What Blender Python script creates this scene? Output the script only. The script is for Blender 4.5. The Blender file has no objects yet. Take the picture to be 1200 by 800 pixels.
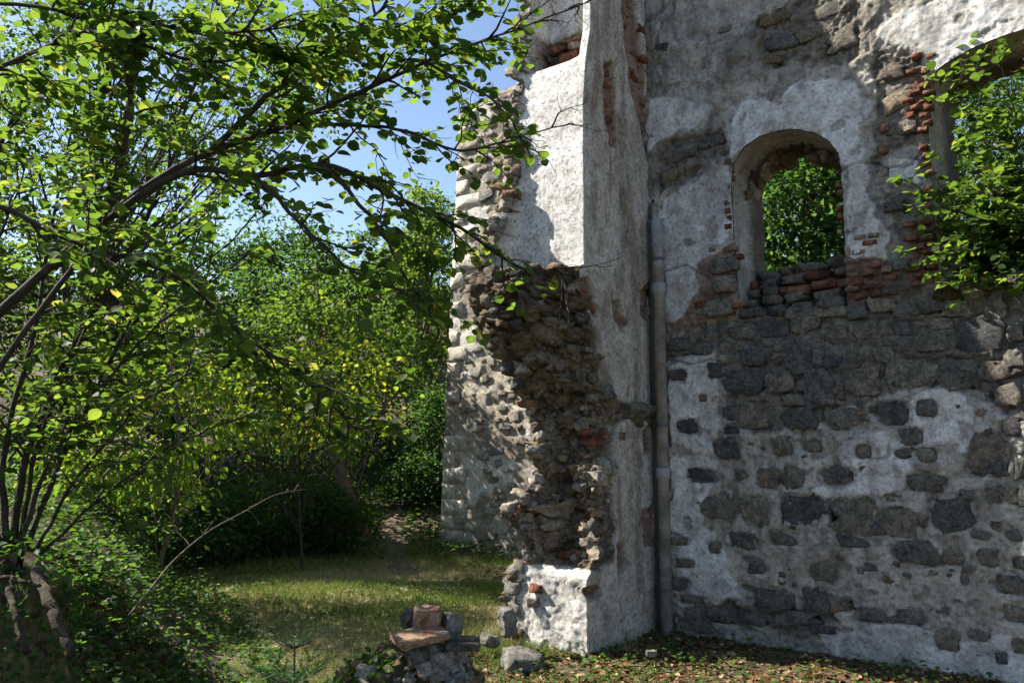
import bpy, math, random
import numpy as np
from mathutils import Vector, Matrix

random.seed(11)
rng = np.random.default_rng(11)
R = math.radians
scene = bpy.context.scene
COL = scene.collection

# ------------------------------------------------------------------ camera, sky, sun, exposure
F = 933.0 / 1200.0                       # focal length / image width
PITCH = R(7.3)
CAMZ = 1.6
cam_data = bpy.data.cameras.new("camera")
cam = bpy.data.objects.new("camera", cam_data)
COL.objects.link(cam)
cam.location = (0, 0, CAMZ)
cam.rotation_euler = (math.pi / 2 + PITCH, 0, 0)
cam_data.sensor_width = 36
cam_data.lens = 36 * F
cam_data.clip_end = 2000
cam_data.clip_start = 0.05
scene.camera = cam

WU = np.array([0.8, -0.6, 0.0])          # along the walls, to the right and nearer
WN = np.array([-0.6, -0.8, 0.0])         # out of the walls, towards the viewer
SUN_OFF, SUN_EL = R(68.0), R(42)
sh = math.cos(SUN_OFF) * WN - math.sin(SUN_OFF) * WU
SUN = Vector((sh[0] * math.cos(SUN_EL), sh[1] * math.cos(SUN_EL), math.sin(SUN_EL)))

world = bpy.data.worlds.new("World")
scene.world = world
world.use_nodes = True
nt = world.node_tree
sky = nt.nodes.new("ShaderNodeTexSky")
sky.sky_type = 'NISHITA'
sky.sun_disc = False
sky.sun_elevation = SUN_EL
sky.sun_rotation = math.atan2(SUN.x, SUN.y)
sky.altitude = 400
sky.dust_density = 0.8
nt.links.new(sky.outputs[0], nt.nodes["Background"].inputs[0])
nt.nodes["Background"].inputs[1].default_value = 0.082

sun_data = bpy.data.lights.new("sun", 'SUN')
sun_data.energy = 5.0
sun_data.angle = R(0.53)
sun_data.color = (1.0, 0.95, 0.86)
sun = bpy.data.objects.new("sun", sun_data)
sun.rotation_euler = (-SUN).to_track_quat('-Z', 'Y').to_euler()
sun.location = (-20, 5, 20)
COL.objects.link(sun)

scene.view_settings.view_transform = 'Standard'
scene.view_settings.look = 'None'
scene.view_settings.gamma = 1
scene.view_settings.exposure = 1.45
scene.view_settings.use_curve_mapping = False
scene.render.engine = 'CYCLES'
scene.cycles.max_bounces = 8
scene.cycles.diffuse_bounces = 4
scene.cycles.transmission_bounces = 5
scene.cycles.transparent_max_bounces = 4
scene.cycles.use_denoising = True

# ------------------------------------------------------------------ geometry helpers
def ray(px, py):
    xc, yc = (px - 600) / 933.0, (400 - py) / 933.0
    return np.array([xc, math.cos(PITCH) - yc * math.sin(PITCH), math.sin(PITCH) + yc * math.cos(PITCH)])
CAM = np.array([0, 0, CAMZ])
def at(px, py, depth):                   # a point seen at that place, 'depth' metres away along y
    r = ray(px, py)
    return CAM + r * (depth / r[1])
_r = ray(772, 737)
C0 = CAM + _r * (-CAMZ / _r[2])          # inner corner of pier and wall, on the ground
def wall_tz(px, py, d=0.0):              # place on the plane parallel to the wall, d metres in front
    r = ray(px, py)
    o = C0 + WN * d
    k = np.dot(o - CAM, WN) / np.dot(r, WN)
    p = CAM + r * k
    return np.array([np.dot(p - o, WU), p[2]])
def side_dz(px, py, t=0.0):              # place on the pier's side plane
    r = ray(px, py)
    o = C0 + WU * t
    k = np.dot(o - CAM, WU) / np.dot(r, WU)
    p = CAM + r * k
    return np.array([np.dot(p - o, WN), p[2]])
def wpt(t, z, d=0.0):
    return C0 * np.array([1, 1, 0]) + WU * t + WN * d + np.array([0, 0, z])

def _hash(i, j, k, s):
    h = (i.astype(np.int64) * 374761393 + j.astype(np.int64) * 668265263 + k.astype(np.int64) * 2147483647 + s * 1274126177) & 0xffffffff
    h = ((h ^ (h >> 13)) * 1274126177) & 0xffffffff
    h = ((h ^ (h >> 16)) * 2246822519) & 0xffffffff
    return ((h ^ (h >> 15)) & 0xffffff) / float(0xffffff)
def vnoise(p, s=0):
    p = np.asarray(p, float)
    i = np.floor(p).astype(np.int64); f = p - i; f = f * f * (3 - 2 * f)
    x, y, z = i[..., 0], i[..., 1], i[..., 2]; fx, fy, fz = f[..., 0], f[..., 1], f[..., 2]
    def c(a, b, d): return _hash(x + a, y + b, z + d, s)
    return ((c(0,0,0)*(1-fx)+c(1,0,0)*fx)*(1-fy)+(c(0,1,0)*(1-fx)+c(1,1,0)*fx)*fy)*(1-fz) + \
           ((c(0,0,1)*(1-fx)+c(1,0,1)*fx)*(1-fy)+(c(0,1,1)*(1-fx)+c(1,1,1)*fx)*fy)*fz
def fbm(p, octv=4, s=0):                 # about -1 .. 1
    p = np.asarray(p, float); v = 0; a = 1; tot = 0
    for o in range(octv):
        v = v + a * (vnoise(p * 2 ** o + 17.3 * o, s + o) * 2 - 1); tot += a; a *= 0.5
    return v / tot * 1.5
def p3(a, b, c=0.0):
    return np.stack([np.asarray(a, float), np.asarray(b, float), np.zeros_like(np.asarray(a, float)) + c], -1)
def worley(a, b, s=0):                   # F1, F2-F1, id
    a = np.asarray(a, float); b = np.asarray(b, float)
    i, j = np.floor(a).astype(np.int64), np.floor(b).astype(np.int64); k0 = np.zeros_like(i)
    f1 = np.full(a.shape, 9.0); f2 = np.full(a.shape, 9.0); idv = np.zeros(a.shape)
    for di in (-1, 0, 1):
        for dj in (-1, 0, 1):
            u, v = i + di, j + dj
            x = u + 0.15 + 0.7 * _hash(u, v, k0, s); y = v + 0.15 + 0.7 * _hash(u, v, k0 + 1, s)
            d = np.hypot(a - x, b - y); h = _hash(u, v, k0 + 2, s)
            n1 = d < f1
            f2 = np.where(n1, f1, np.minimum(f2, d)); idv = np.where(n1, h, idv); f1 = np.where(n1, d, f1)
    return f1, f2 - f1, idv
def facets(a, b, s=0, tilt=1.0):         # angular broken-stone relief: every cell a tilted plane
    a = np.asarray(a, float); b = np.asarray(b, float)
    i, j = np.floor(a).astype(np.int64), np.floor(b).astype(np.int64); k0 = np.zeros_like(i)
    f1 = np.full(a.shape, 9.0); f2 = np.full(a.shape, 9.0); val = np.zeros(a.shape); idv = np.zeros(a.shape)
    for di in (-1, 0, 1):
        for dj in (-1, 0, 1):
            u, v = i + di, j + dj
            x = u + 0.1 + 0.8 * _hash(u, v, k0, s); y = v + 0.1 + 0.8 * _hash(u, v, k0 + 1, s)
            d = np.maximum(np.abs(a - x), np.abs(b - y)) * .55 + .45 * np.hypot(a - x, b - y); h = _hash(u, v, k0 + 2, s)
            pv = h + tilt * ((_hash(u, v, k0 + 3, s) - .5) * (a - x) + (_hash(u, v, k0 + 4, s) - .5) * (b - y))
            n1 = d < f1
            f2 = np.where(n1, f1, np.minimum(f2, d)); val = np.where(n1, pv, val); idv = np.where(n1, h, idv); f1 = np.where(n1, d, f1)
    return val, f2 - f1, idv
def sst(a, b, x):
    x = np.clip((x - a) / (b - a), 0, 1); return x * x * (3 - 2 * x)
def poly_sd(a, b, poly):                 # signed distance, negative inside
    a = np.asarray(a, float); b = np.asarray(b, float)
    d = np.full(a.shape, 1e9); inside = np.zeros(a.shape, bool); n = len(poly)
    for i in range(n):
        x0, y0 = poly[i]; x1, y1 = poly[(i + 1) % n]
        ex, ey = x1 - x0, y1 - y0
        k = np.clip(((a - x0) * ex + (b - y0) * ey) / (ex * ex + ey * ey + 1e-12), 0, 1)
        d = np.minimum(d, np.hypot(a - x0 - k * ex, b - y0 - k * ey))
        cr = ((y0 > b) != (y1 > b)) & (a < (x1 - x0) * (b - y0) / (y1 - y0 + 1e-12) + x0)
        inside ^= cr
    return np.where(inside, -d, d)

def mk(name, v, f, mat, parent=None, col=None, tint=None, smooth=False, origin=None):
    """one mesh object; f is an (n,k) array or a list of such arrays; v in world space"""
    v = np.asarray(v, float)
    if origin is None:
        origin = np.array(parent.location) if parent is not None else np.array([v[:, 0].mean(), v[:, 1].mean(), v[:, 2].min()])
    fl = f if isinstance(f, list) else [f]
    fl = [np.asarray(q, np.int64) for q in fl if len(q)]
    me = bpy.data.meshes.new(name)
    me.vertices.add(len(v)); me.vertices.foreach_set("co", (v - origin).astype(np.float32).ravel())
    lv = np.concatenate([q.ravel() for q in fl]); tot = np.concatenate([np.full(len(q), q.shape[1]) for q in fl])
    me.loops.add(len(lv)); me.loops.foreach_set("vertex_index", lv.astype(np.int32))
    me.polygons.add(len(tot)); me.polygons.foreach_set("loop_start", np.concatenate([[0], np.cumsum(tot)[:-1]]).astype(np.int32))
    if smooth: me.polygons.foreach_set("use_smooth", np.ones(len(tot), bool))
    if col is not None:
        a = me.attributes.new("Col", 'FLOAT_COLOR', 'POINT')
        a.data.foreach_set("color", np.concatenate([col, np.ones((len(v), 1))], 1).astype(np.float32).ravel())
    if tint is not None:
        a = me.attributes.new("tint", 'FLOAT', 'POINT'); a.data.foreach_set("value", np.asarray(tint, np.float32))
    me.update(calc_edges=True); me.validate()
    if mat: me.materials.append(mat)
    o = bpy.data.objects.new(name, me); COL.objects.link(o)
    if parent is not None: o.parent = parent
    else: o.location = origin
    return o
def inst(name, mesh, parent, mw):        # an object that shares mesh data, placed with a world matrix
    o = bpy.data.objects.new(name, mesh); COL.objects.link(o)
    if parent is not None:
        o.parent = parent
        root = np.zeros(3); q = parent
        while q is not None: root += np.array(q.location); q = q.parent
        mw = Matrix.Translation(Vector(-root)) @ mw
    o.matrix_basis = mw
    return o
def tag(o, label=None, cat=None, group=None, kind=None):
    if label: o["label"] = label
    if cat: o["category"] = cat
    if group: o["group"] = group
    if kind: o["kind"] = kind
    return o
def thing(name, loc, label, cat, group=None):
    o = bpy.data.objects.new(name, None); COL.objects.link(o); o.location = Vector(loc); o.empty_display_size = 0.2
    return tag(o, label, cat, group)
def grid_faces(nr, nc):
    i = np.arange(nr - 1)[:, None] * nc + np.arange(nc - 1)[None, :]
    return np.stack([i, i + 1, i + nc + 1, i + nc], -1).reshape(-1, 4)
class Acc:                               # collects pieces of ONE mesh
    def __init__(s): s.v = []; s.f = {3: [], 4: []}; s.t = []; s.n = 0
    def add(s, v, f, t=None):
        v = np.asarray(v, float); f = np.asarray(f)
        s.f[f.shape[1]].append(f + s.n); s.v.append(v); s.n += len(v)
        s.t.append(np.full(len(v), 0.5) if t is None else np.broadcast_to(np.asarray(t, float), (len(v),)))
    def tube(s, pts, rad, n=6):
        pts = np.asarray(pts, float); rad = np.broadcast_to(np.asarray(rad, float), (len(pts),))
        tan = np.gradient(pts, axis=0); tan /= np.linalg.norm(tan, axis=1, keepdims=True) + 1e-9
        up = np.array([0.31, 0.17, 0.93]); sd = np.cross(tan, up); sd /= np.linalg.norm(sd, axis=1, keepdims=True) + 1e-9
        bi = np.cross(sd, tan); an = np.arange(n) * 2 * math.pi / n
        v = pts[:, None] + rad[:, None, None] * (np.cos(an)[None, :, None] * sd[:, None] + np.sin(an)[None, :, None] * bi[:, None])
        m = len(pts); i = np.arange(m - 1)[:, None] * n; j = np.arange(n)[None]; k = (j + 1) % n
        s.add(v.reshape(-1, 3), np.stack([i + j, i + k, i + n + k, i + n + j], -1).reshape(-1, 4))
        e = (m - 1) * n + s.n - m * n
        s.f[3].append(np.array([[e, e + q, e + q + 1] for q in range(1, n - 1)])); b = s.n - m * n
        s.f[3].append(np.array([[b, b + q + 1, b + q] for q in range(1, n - 1)]))
    def build(s, name, mat, parent=None, smooth=True, tint=False):
        fl = [np.concatenate(q) for q in s.f.values() if q]
        return mk(name, np.concatenate(s.v), fl, mat, parent, tint=np.concatenate(s.t) if tint else None, smooth=smooth)
def spline(pts, n):                      # Catmull-Rom through points (any dimension)
    P = np.asarray(pts, float); P = np.vstack([2 * P[0] - P[1], P, 2 * P[-1] - P[-2]]); m = len(P) - 3
    u = np.linspace(0, m - 1e-6, n); i = u.astype(int); t = (u - i)[:, None]
    a, b, c, d = P[i], P[i + 1], P[i + 2], P[i + 3]
    return 0.5 * (2 * b + (c - a) * t + (2 * a - 5 * b + 4 * c - d) * t ** 2 + (3 * b - a - 3 * c + d) * t ** 3)

# ------------------------------------------------------------------ materials
def new_mat(name):
    m = bpy.data.materials.new(name); m.use_nodes = True
    n = m.node_tree.nodes; b = n["Principled BSDF"]
    b.inputs["Specular IOR Level"].default_value = 0.25
    return m, n, m.node_tree.links, b
def noise_node(n, l, scale, detail=5, rough=0.6, coord='Object', dist=0.0):
    tc = n.new("ShaderNodeNewGeometry"); coord = 'Position'; t = n.new("ShaderNodeTexNoise")
    t.inputs["Scale"].default_value = scale; t.inputs["Detail"].default_value = detail; t.inputs["Roughness"].default_value = rough
    t.inputs["Distortion"].default_value = dist
    l.new(tc.outputs[coord], t.inputs["Vector"]); return t
def ramp(n, stops):
    r = n.new("ShaderNodeValToRGB"); e = r.color_ramp.elements
    while len(e) < len(stops): e.new(0.5)
    for k, (p, c) in enumerate(stops): e[k].position = p; e[k].color = (*c, 1)
    return r
def mul(n, l, a, b, fac=1.0, mode='MULTIPLY'):
    x = n.new("ShaderNodeMix"); x.data_type = 'RGBA'; x.blend_type = mode; x.inputs[0].default_value = fac
    l.new(a, x.inputs[6]); l.new(b, x.inputs[7]); return x.outputs[2]
def bump(n, l, b, parts, dist=0.01):
    prev = None
    for src, st, ds in parts:
        k = n.new("ShaderNodeBump"); k.inputs["Strength"].default_value = st; k.inputs["Distance"].default_value = ds
        l.new(src, k.inputs["Height"])
        if prev: l.new(prev, k.inputs["Normal"])
        prev = k.outputs[0]
    l.new(prev, b.inputs["Normal"])
def mat_vcol(name, rough=0.95, grain=0.35, b1=0.5):
    m, n, l, b = new_mat(name)
    at_ = n.new("ShaderNodeAttribute"); at_.attribute_name = "Col"
    n1 = noise_node(n, l, 30, 8, 0.8); n2 = noise_node(n, l, 7, 7, 0.7); n4 = noise_node(n, l, 1.7, 6, 0.65)
    r1 = ramp(n, [(0.36, (1 - grain * 1.6,) * 3), (0.48, (1, 1, 1)), (0.66, (1 + grain * .8,) * 3)])
    r2 = ramp(n, [(0.36, (0.74, 0.71, 0.67)), (0.58, (1.1, 1.1, 1.1))]); r4 = ramp(n, [(0.35, (0.82, 0.8, 0.77)), (0.65, (1.08, 1.08, 1.08))])
    l.new(n1.outputs[0], r1.inputs[0]); l.new(n2.outputs[0], r2.inputs[0]); l.new(n4.outputs[0], r4.inputs[0])
    c = mul(n, l, mul(n, l, mul(n, l, at_.outputs["Color"], r1.outputs[0]), r2.outputs[0]), r4.outputs[0])
    l.new(c, b.inputs["Base Color"]); b.inputs["Roughness"].default_value = rough
    n3 = noise_node(n, l, 75, 4, 0.75)
    bump(n, l, b, [(n2.outputs[0], b1, 0.04), (n1.outputs[0], min(1, b1 * 1.8), 0.03), (n3.outputs[0], b1, 0.012)])
    return m
def mat_piece(name, stops, speckle=((0.36, (0.4, 0.4, 0.4)), (0.5, (1, 1, 1)), (0.64, (1.7, 1.66, 1.6))), sc=38, rough=0.92, bst=0.7):
    m, n, l, b = new_mat(name)
    oi = n.new("ShaderNodeObjectInfo"); r = ramp(n, stops); l.new(oi.outputs["Random"], r.inputs[0])
    n1 = noise_node(n, l, sc, 7, 0.8); n2 = noise_node(n, l, 9, 5, 0.7)
    r1 = ramp(n, list(speckle)); l.new(n1.outputs[0], r1.inputs[0])
    r2 = ramp(n, [(0.38, (0.62, 0.61, 0.6)), (0.62, (1.3, 1.25, 1.15))]); l.new(n2.outputs[0], r2.inputs[0])
    l.new(mul(n, l, mul(n, l, r.outputs[0], r1.outputs[0]), r2.outputs[0]), b.inputs["Base Color"])
    b.inputs["Roughness"].default_value = rough
    bump(n, l, b, [(n2.outputs[0], bst, 0.06), (n1.outputs[0], min(1, bst * 1.3), 0.03)])
    return m
def mat_leaf(name, stops, tstops, src='tint', trans=0.5, rough=0.55):
    m, n, l, b = new_mat(name)
    if src == 'tint':
        a = n.new("ShaderNodeAttribute"); a.attribute_name = "tint"; fac = a.outputs["Fac"]
    else:
        a = n.new("ShaderNodeObjectInfo"); pw = n.new("ShaderNodeMath"); pw.operation = 'POWER'; pw.inputs[1].default_value = 1.5
        l.new(a.outputs["Random"], pw.inputs[0]); fac = pw.outputs[0]
    r = ramp(n, stops); l.new(fac, r.inputs[0]); rt = ramp(n, tstops); l.new(fac, rt.inputs[0])
    l.new(r.outputs[0], b.inputs["Base Color"]); b.inputs["Roughness"].default_value = rough; b.inputs["Specular IOR Level"].default_value = 0.16
    t = n.new("ShaderNodeBsdfTranslucent"); l.new(rt.outputs[0], t.inputs[0])
    x = n.new("ShaderNodeMixShader"); x.inputs[0].default_value = trans
    l.new(b.outputs[0], x.inputs[1]); l.new(t.outputs[0], x.inputs[2]); l.new(x.outputs[0], n["Material Output"].inputs[0])
    return m
def mat_noise(name, stops, scale, rough=0.9, b1=0.6, bd=0.02, dist=0.0, fine=80):
    m, n, l, b = new_mat(name)
    n1 = noise_node(n, l, scale, 7, 0.65, dist=dist); r = ramp(n, stops); l.new(n1.outputs[0], r.inputs[0])
    n2 = noise_node(n, l, fine, 4, 0.7); r2 = ramp(n, [(0.3, (0.65,) * 3), (0.7, (1.25,) * 3)]); l.new(n2.outputs[0], r2.inputs[0])
    l.new(mul(n, l, r.outputs[0], r2.outputs[0]), b.inputs["Base Color"]); b.inputs["Roughness"].default_value = rough
    bump(n, l, b, [(n1.outputs[0], b1, bd), (n2.outputs[0], b1, bd * .3)])
    return m

M_WALL = mat_vcol("weathered_plaster")
M_RUBBLE = mat_vcol("rubble_core", grain=0.45, b1=0.8)
M_STONE = mat_piece("dark_field_stone", [(0.0, (0.09, 0.092, 0.095)), (0.3, (0.135, 0.132, 0.125)), (0.6, (0.17, 0.157, 0.135)), (0.85, (0.23, 0.208, 0.175)), (1.0, (0.19, 0.15, 0.12))])
M_PSTONE = mat_piece("pale_field_stone", [(0.0, (0.18, 0.16, 0.13)), (0.4, (0.3, 0.27, 0.225)), (0.75, (0.4, 0.37, 0.32)), (1.0, (0.24, 0.235, 0.23))])
M_BROWNST = mat_piece("brown_rubble_stone", [(0.0, (0.13, 0.098, 0.062)), (0.35, (0.23, 0.175, 0.115)), (0.6, (0.17, 0.155, 0.14)), (0.9, (0.34, 0.275, 0.19)), (1.0, (0.26, 0.12, 0.07))])
M_ASHLAR = mat_piece("pale_ashlar", [(0.0, (0.36, 0.325, 0.27)), (1.0, (0.6, 0.56, 0.49))], speckle=((0.36, (0.75, 0.75, 0.75)), (0.5, (1, 1, 1)), (0.64, (1.2, 1.2, 1.2))), sc=30, bst=0.15)
M_BRICK = mat_piece("old_brick", [(0.0, (0.15, 0.065, 0.045)), (0.35, (0.27, 0.108, 0.062)), (0.6, (0.28, 0.145, 0.095)), (0.8, (0.23, 0.17, 0.13)), (1.0, (0.36, 0.29, 0.24))], sc=34)
M_BARK = mat_noise("hazel_bark", [(0.3, (0.02, 0.016, 0.012)), (0.7, (0.075, 0.06, 0.045))], 18, fine=90)
M_BARK2 = mat_noise("grey_bark", [(0.3, (0.06, 0.045, 0.03)), (0.7, (0.2, 0.16, 0.11))], 9, fine=60)
M_DEADW = mat_noise("bleached_wood", [(0.36, (0.06, 0.048, 0.035)), (0.64, (0.19, 0.155, 0.115))], 20)
LG = [(0.0, (0.022, 0.045, 0.012)), (0.6, (0.038, 0.07, 0.017)), (0.9, (0.07, 0.11, 0.02)), (1.0, (0.3, 0.27, 0.03))]
LT = [(0.0, (0.09, 0.18, 0.018)), (0.6, (0.19, 0.31, 0.03)), (0.9, (0.31, 0.41, 0.045)), (1.0, (0.58, 0.5, 0.07))]
M_LEAF = mat_leaf("hazel_leaf_mass", LG, LT)
M_LEAFO = mat_leaf("hazel_leaf", LG, LT, 'object')
M_DLEAF = mat_leaf("wood_leaf", [(0.0, (0.02, 0.05, 0.01)), (0.7, (0.045, 0.09, 0.015)), (1.0, (0.1, 0.14, 0.02))],
                   [(0.0, (0.08, 0.17, 0.016)), (0.7, (0.19, 0.31, 0.03)), (1.0, (0.42, 0.48, 0.06))])
M_DLEAF2 = mat_leaf("blue_green_leaf", [(0.0, (0.016, 0.042, 0.014)), (0.7, (0.032, 0.072, 0.02)), (1.0, (0.06, 0.1, 0.025))],
                    [(0.0, (0.05, 0.13, 0.02)), (0.7, (0.11, 0.22, 0.03)), (1.0, (0.24, 0.34, 0.05))])  # darker blue-green foliage, a hue variant for some trees and bushes
M_YLEAF = mat_leaf("yellowing_leaf", [(0.0, (0.06, 0.11, 0.015)), (0.5, (0.13, 0.17, 0.02)), (1.0, (0.36, 0.32, 0.04))],
                   [(0.0, (0.2, 0.38, 0.02)), (0.5, (0.45, 0.55, 0.03)), (1.0, (0.75, 0.62, 0.06))])
M_GRASS = mat_leaf("grass_blade", [(0.0, (0.07, 0.115, 0.025)), (0.5, (0.15, 0.18, 0.045)), (0.72, (0.31, 0.27, 0.12)), (1.0, (0.45, 0.38, 0.21))],
                   [(0.0, (0.1, 0.22, 0.02)), (0.55, (0.18, 0.28, 0.03)), (0.75, (0.3, 0.26, 0.1)), (1.0, (0.4, 0.33, 0.16))], trans=0.3, rough=0.7)
M_IVY = mat_leaf("ground_cover_leaf", [(0.0, (0.018, 0.045, 0.012)), (0.6, (0.045, 0.095, 0.02)), (1.0, (0.1, 0.15, 0.03))],
                 [(0.0, (0.05, 0.14, 0.012)), (0.6, (0.12, 0.27, 0.02)), (1.0, (0.3, 0.42, 0.04))], trans=0.35)
M_DEAD = mat_leaf("dead_leaf", [(0.0, (0.07, 0.035, 0.018)), (0.5, (0.16, 0.085, 0.04)), (0.85, (0.26, 0.16, 0.085)), (1.0, (0.42, 0.32, 0.2))],
                  [(0.0, (0.1, 0.05, 0.02)), (1.0, (0.4, 0.22, 0.08))], trans=0.2, rough=0.8)
M_NEEDLE = mat_leaf("fir_needle", [(0.0, (0.015, 0.045, 0.018)), (1.0, (0.045, 0.1, 0.03))], [(0.0, (0.04, 0.12, 0.02)), (1.0, (0.1, 0.22, 0.03))], trans=0.2)
M_GROUND = mat_noise("woodland_soil", [(0.25, (0.045, 0.032, 0.02)), (0.5, (0.1, 0.075, 0.045)), (0.62, (0.075, 0.085, 0.03)), (0.8, (0.17, 0.13, 0.075))], 1.6, fine=35, b1=0.8, bd=0.04)
def add_thatch(m):                        # dry lawn thatch where the ground carries turf
    n, l = m.node_tree.nodes, m.node_tree.links; b = n["Principled BSDF"]; src = b.inputs["Base Color"].links[0].from_socket
    a = n.new("ShaderNodeAttribute"); a.attribute_name = "tint"; t = noise_node(n, l, 9, 7, .75)
    r = ramp(n, [(0.36, (0.09, 0.085, 0.035)), (0.5, (0.22, 0.19, 0.09)), (0.64, (0.36, 0.3, 0.17))]); l.new(t.outputs[0], r.inputs[0])
    x = n.new("ShaderNodeMix"); x.data_type = 'RGBA'; l.new(a.outputs["Fac"], x.inputs[0]); l.new(src, x.inputs[6]); l.new(r.outputs[0], x.inputs[7]); l.new(x.outputs[2], b.inputs["Base Color"])
add_thatch(M_GROUND)
M_PATH = mat_noise("trodden_earth", [(0.3, (0.085, 0.064, 0.043)), (0.7, (0.17, 0.13, 0.09))], 3, fine=40)
M_PIPE = mat_noise("fibre_cement_pipe", [(0.36, (0.2, 0.19, 0.178)), (0.5, (0.3, 0.287, 0.27)), (0.64, (0.4, 0.38, 0.355))], 5, b1=0.3, bd=0.006, dist=.5)
M_PIPE2 = mat_noise("zinc_pipe", [(0.3, (0.085, 0.09, 0.1)), (0.7, (0.14, 0.145, 0.155))], 5, rough=0.55, b1=0.1, bd=0.003)
M_MOULD = mat_noise("dressed_stone", [(0.36, (0.06, 0.055, 0.045)), (0.5, (0.12, 0.105, 0.08)), (0.64, (0.22, 0.19, 0.14))], 9, b1=0.9, bd=.03)
M_MOSS = mat_noise("moss_and_earth", [(0.34, (0.022, 0.018, 0.011)), (0.44, (0.06, 0.045, 0.028)), (0.52, (0.045, 0.06, 0.016)), (0.6, (0.1, 0.12, 0.025)), (0.7, (0.11, 0.085, 0.055))], 9, fine=120, b1=1.0, bd=0.03)
M_TILE = mat_noise("weathered_brick", [(0.36, (0.14, 0.068, 0.038)), (0.46, (0.29, 0.155, 0.088)), (0.54, (0.28, 0.2, 0.135)), (0.66, (0.2, 0.095, 0.05))], 14, fine=45, b1=.9)
M_BOULDER = mat_noise("grey_boulder", [(0.36, (0.07, 0.065, 0.052)), (0.5, (0.16, 0.148, 0.125)), (0.64, (0.27, 0.25, 0.215))], 11, fine=50, b1=.9, bd=.04)
M_MOUNDST = mat_noise("brown_lump", [(0.36, (0.055, 0.045, 0.034)), (0.5, (0.13, 0.105, 0.08)), (0.64, (0.22, 0.19, 0.15))], 13, fine=50, b1=.9, bd=.04)
M_ROOT = mat_noise("root_bark", [(0.36, (0.03, 0.022, 0.015)), (0.5, (0.075, 0.055, 0.035)), (0.64, (0.11, 0.1, 0.04))], 16, b1=1.0, bd=.04)
M_STUMP = mat_noise("rotten_stump_wood", [(0.36, (0.025, 0.017, 0.01)), (0.46, (0.1, 0.068, 0.04)), (0.54, (0.08, 0.1, 0.025)), (0.66, (0.24, 0.165, 0.09))], 11, fine=70, b1=1.0, bd=0.03)

# ------------------------------------------------------------------ ground
BF = np.array([(-20, -1.0), (0, -1.1), (4.0, -1.25), (5.2, -1.55), (6.2, -2.05), (7.6, -2.7), (9.3, -3.7), (11, -5.2), (14, -8.5), (60, -40)], float)
def gz(x, y, fine=True):
    x = np.asarray(x, float); y = np.asarray(y, float)
    dl = np.interp(y, BF[:, 0], BF[:, 1]) - x
    h = 0.95 * sst(0, 1.5, dl) + 0.22 * np.maximum(0, np.minimum(dl, 30) - 1.3)
    yy = y + 0.25 * x
    hill = 0.24 * np.maximum(0, yy - 11.0) * sst(10.6, 13.5, yy) * (1 - sst(1.0, 6.0, x)) + 0.10 * np.maximum(0, np.minimum(yy, 40) - 17) * (1 - sst(1, 6, x))
    h = np.maximum(h, 0) + np.minimum(hill, 14)
    h = h + 0.05 * fbm(p3(x * 0.5, y * 0.5), 3, 3) * sst(0, 3, dl + 2)
    if fine: h = h + 0.022 * fbm(p3(x * 2.2, y * 2.2), 3, 5)
    return h
def axis(lo, hi, flo, fhi, df, ncoarse):
    a = np.arange(flo, fhi, df); k = np.linspace(0, 1, ncoarse)[1:] ** 2.2
    return np.concatenate([(flo - (flo - lo) * k)[::-1], a, fhi + (hi - fhi) * k])
gx = axis(-160, 160, -7, 4.5, 0.06, 40); gy = axis(-120, 200, 1.0, 14.5, 0.06, 40)
GX, GY = np.meshgrid(gx, gy)
lawn_ = sst(-.3, .35, GX - np.interp(GY, BF[:, 0], BF[:, 1]) + .25 * fbm(p3(GX * 1.5, GY * 1.5), 3, 92)) * sst(12.2, 11.2, GY) * sst(5.6, 7.4, GY + .3 * fbm(p3(GX * 2, GY * 2), 3, 93)) * sst(1.6, .6, GX)
ground = mk("ground", np.stack([GX, GY, gz(GX, GY)], -1).reshape(-1, 3), grid_faces(len(gy), len(gx)), M_GROUND, smooth=True, origin=np.zeros(3), tint=lawn_.reshape(-1))
tag(ground, "woodland soil with leaf litter rising to a bank and slope", kind="structure")
def ground_hit(px, py):
    r = ray(px, py); k = 1.0
    for _ in range(4000):
        p = CAM + r * k
        if p[2] < float(gz(p[0], p[1], False)): break
        k += 0.01
    return p
pp = [(474, 672), (470, 662), (466, 650), (458, 628), (466, 604), (478, 590), (488, 578)]
pc = spline([ground_hit(*q)[:2] for q in pp], 60)
tn = np.gradient(pc, axis=0); tn /= np.linalg.norm(tn, axis=1, keepdims=True); nr = np.stack([-tn[:, 1], tn[:, 0]], -1)
w = 0.19 + 0.05 * np.sin(np.arange(60) * 0.5)
off = np.linspace(-1, 1, 9)
PX = pc[:, None, :] + nr[:, None, :] * (off[None, :, None] * w[:, None, None])
pth = np.concatenate([PX, (gz(PX[..., 0], PX[..., 1]) + 0.012 - 0.02 * np.abs(off[None]) ** 4)[..., None]], -1)
tag(mk("path", pth.reshape(-1, 3), grid_faces(60, 9), M_PATH, smooth=True), "trodden earth path climbing from the lawn into the wood", kind="structure")

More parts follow.
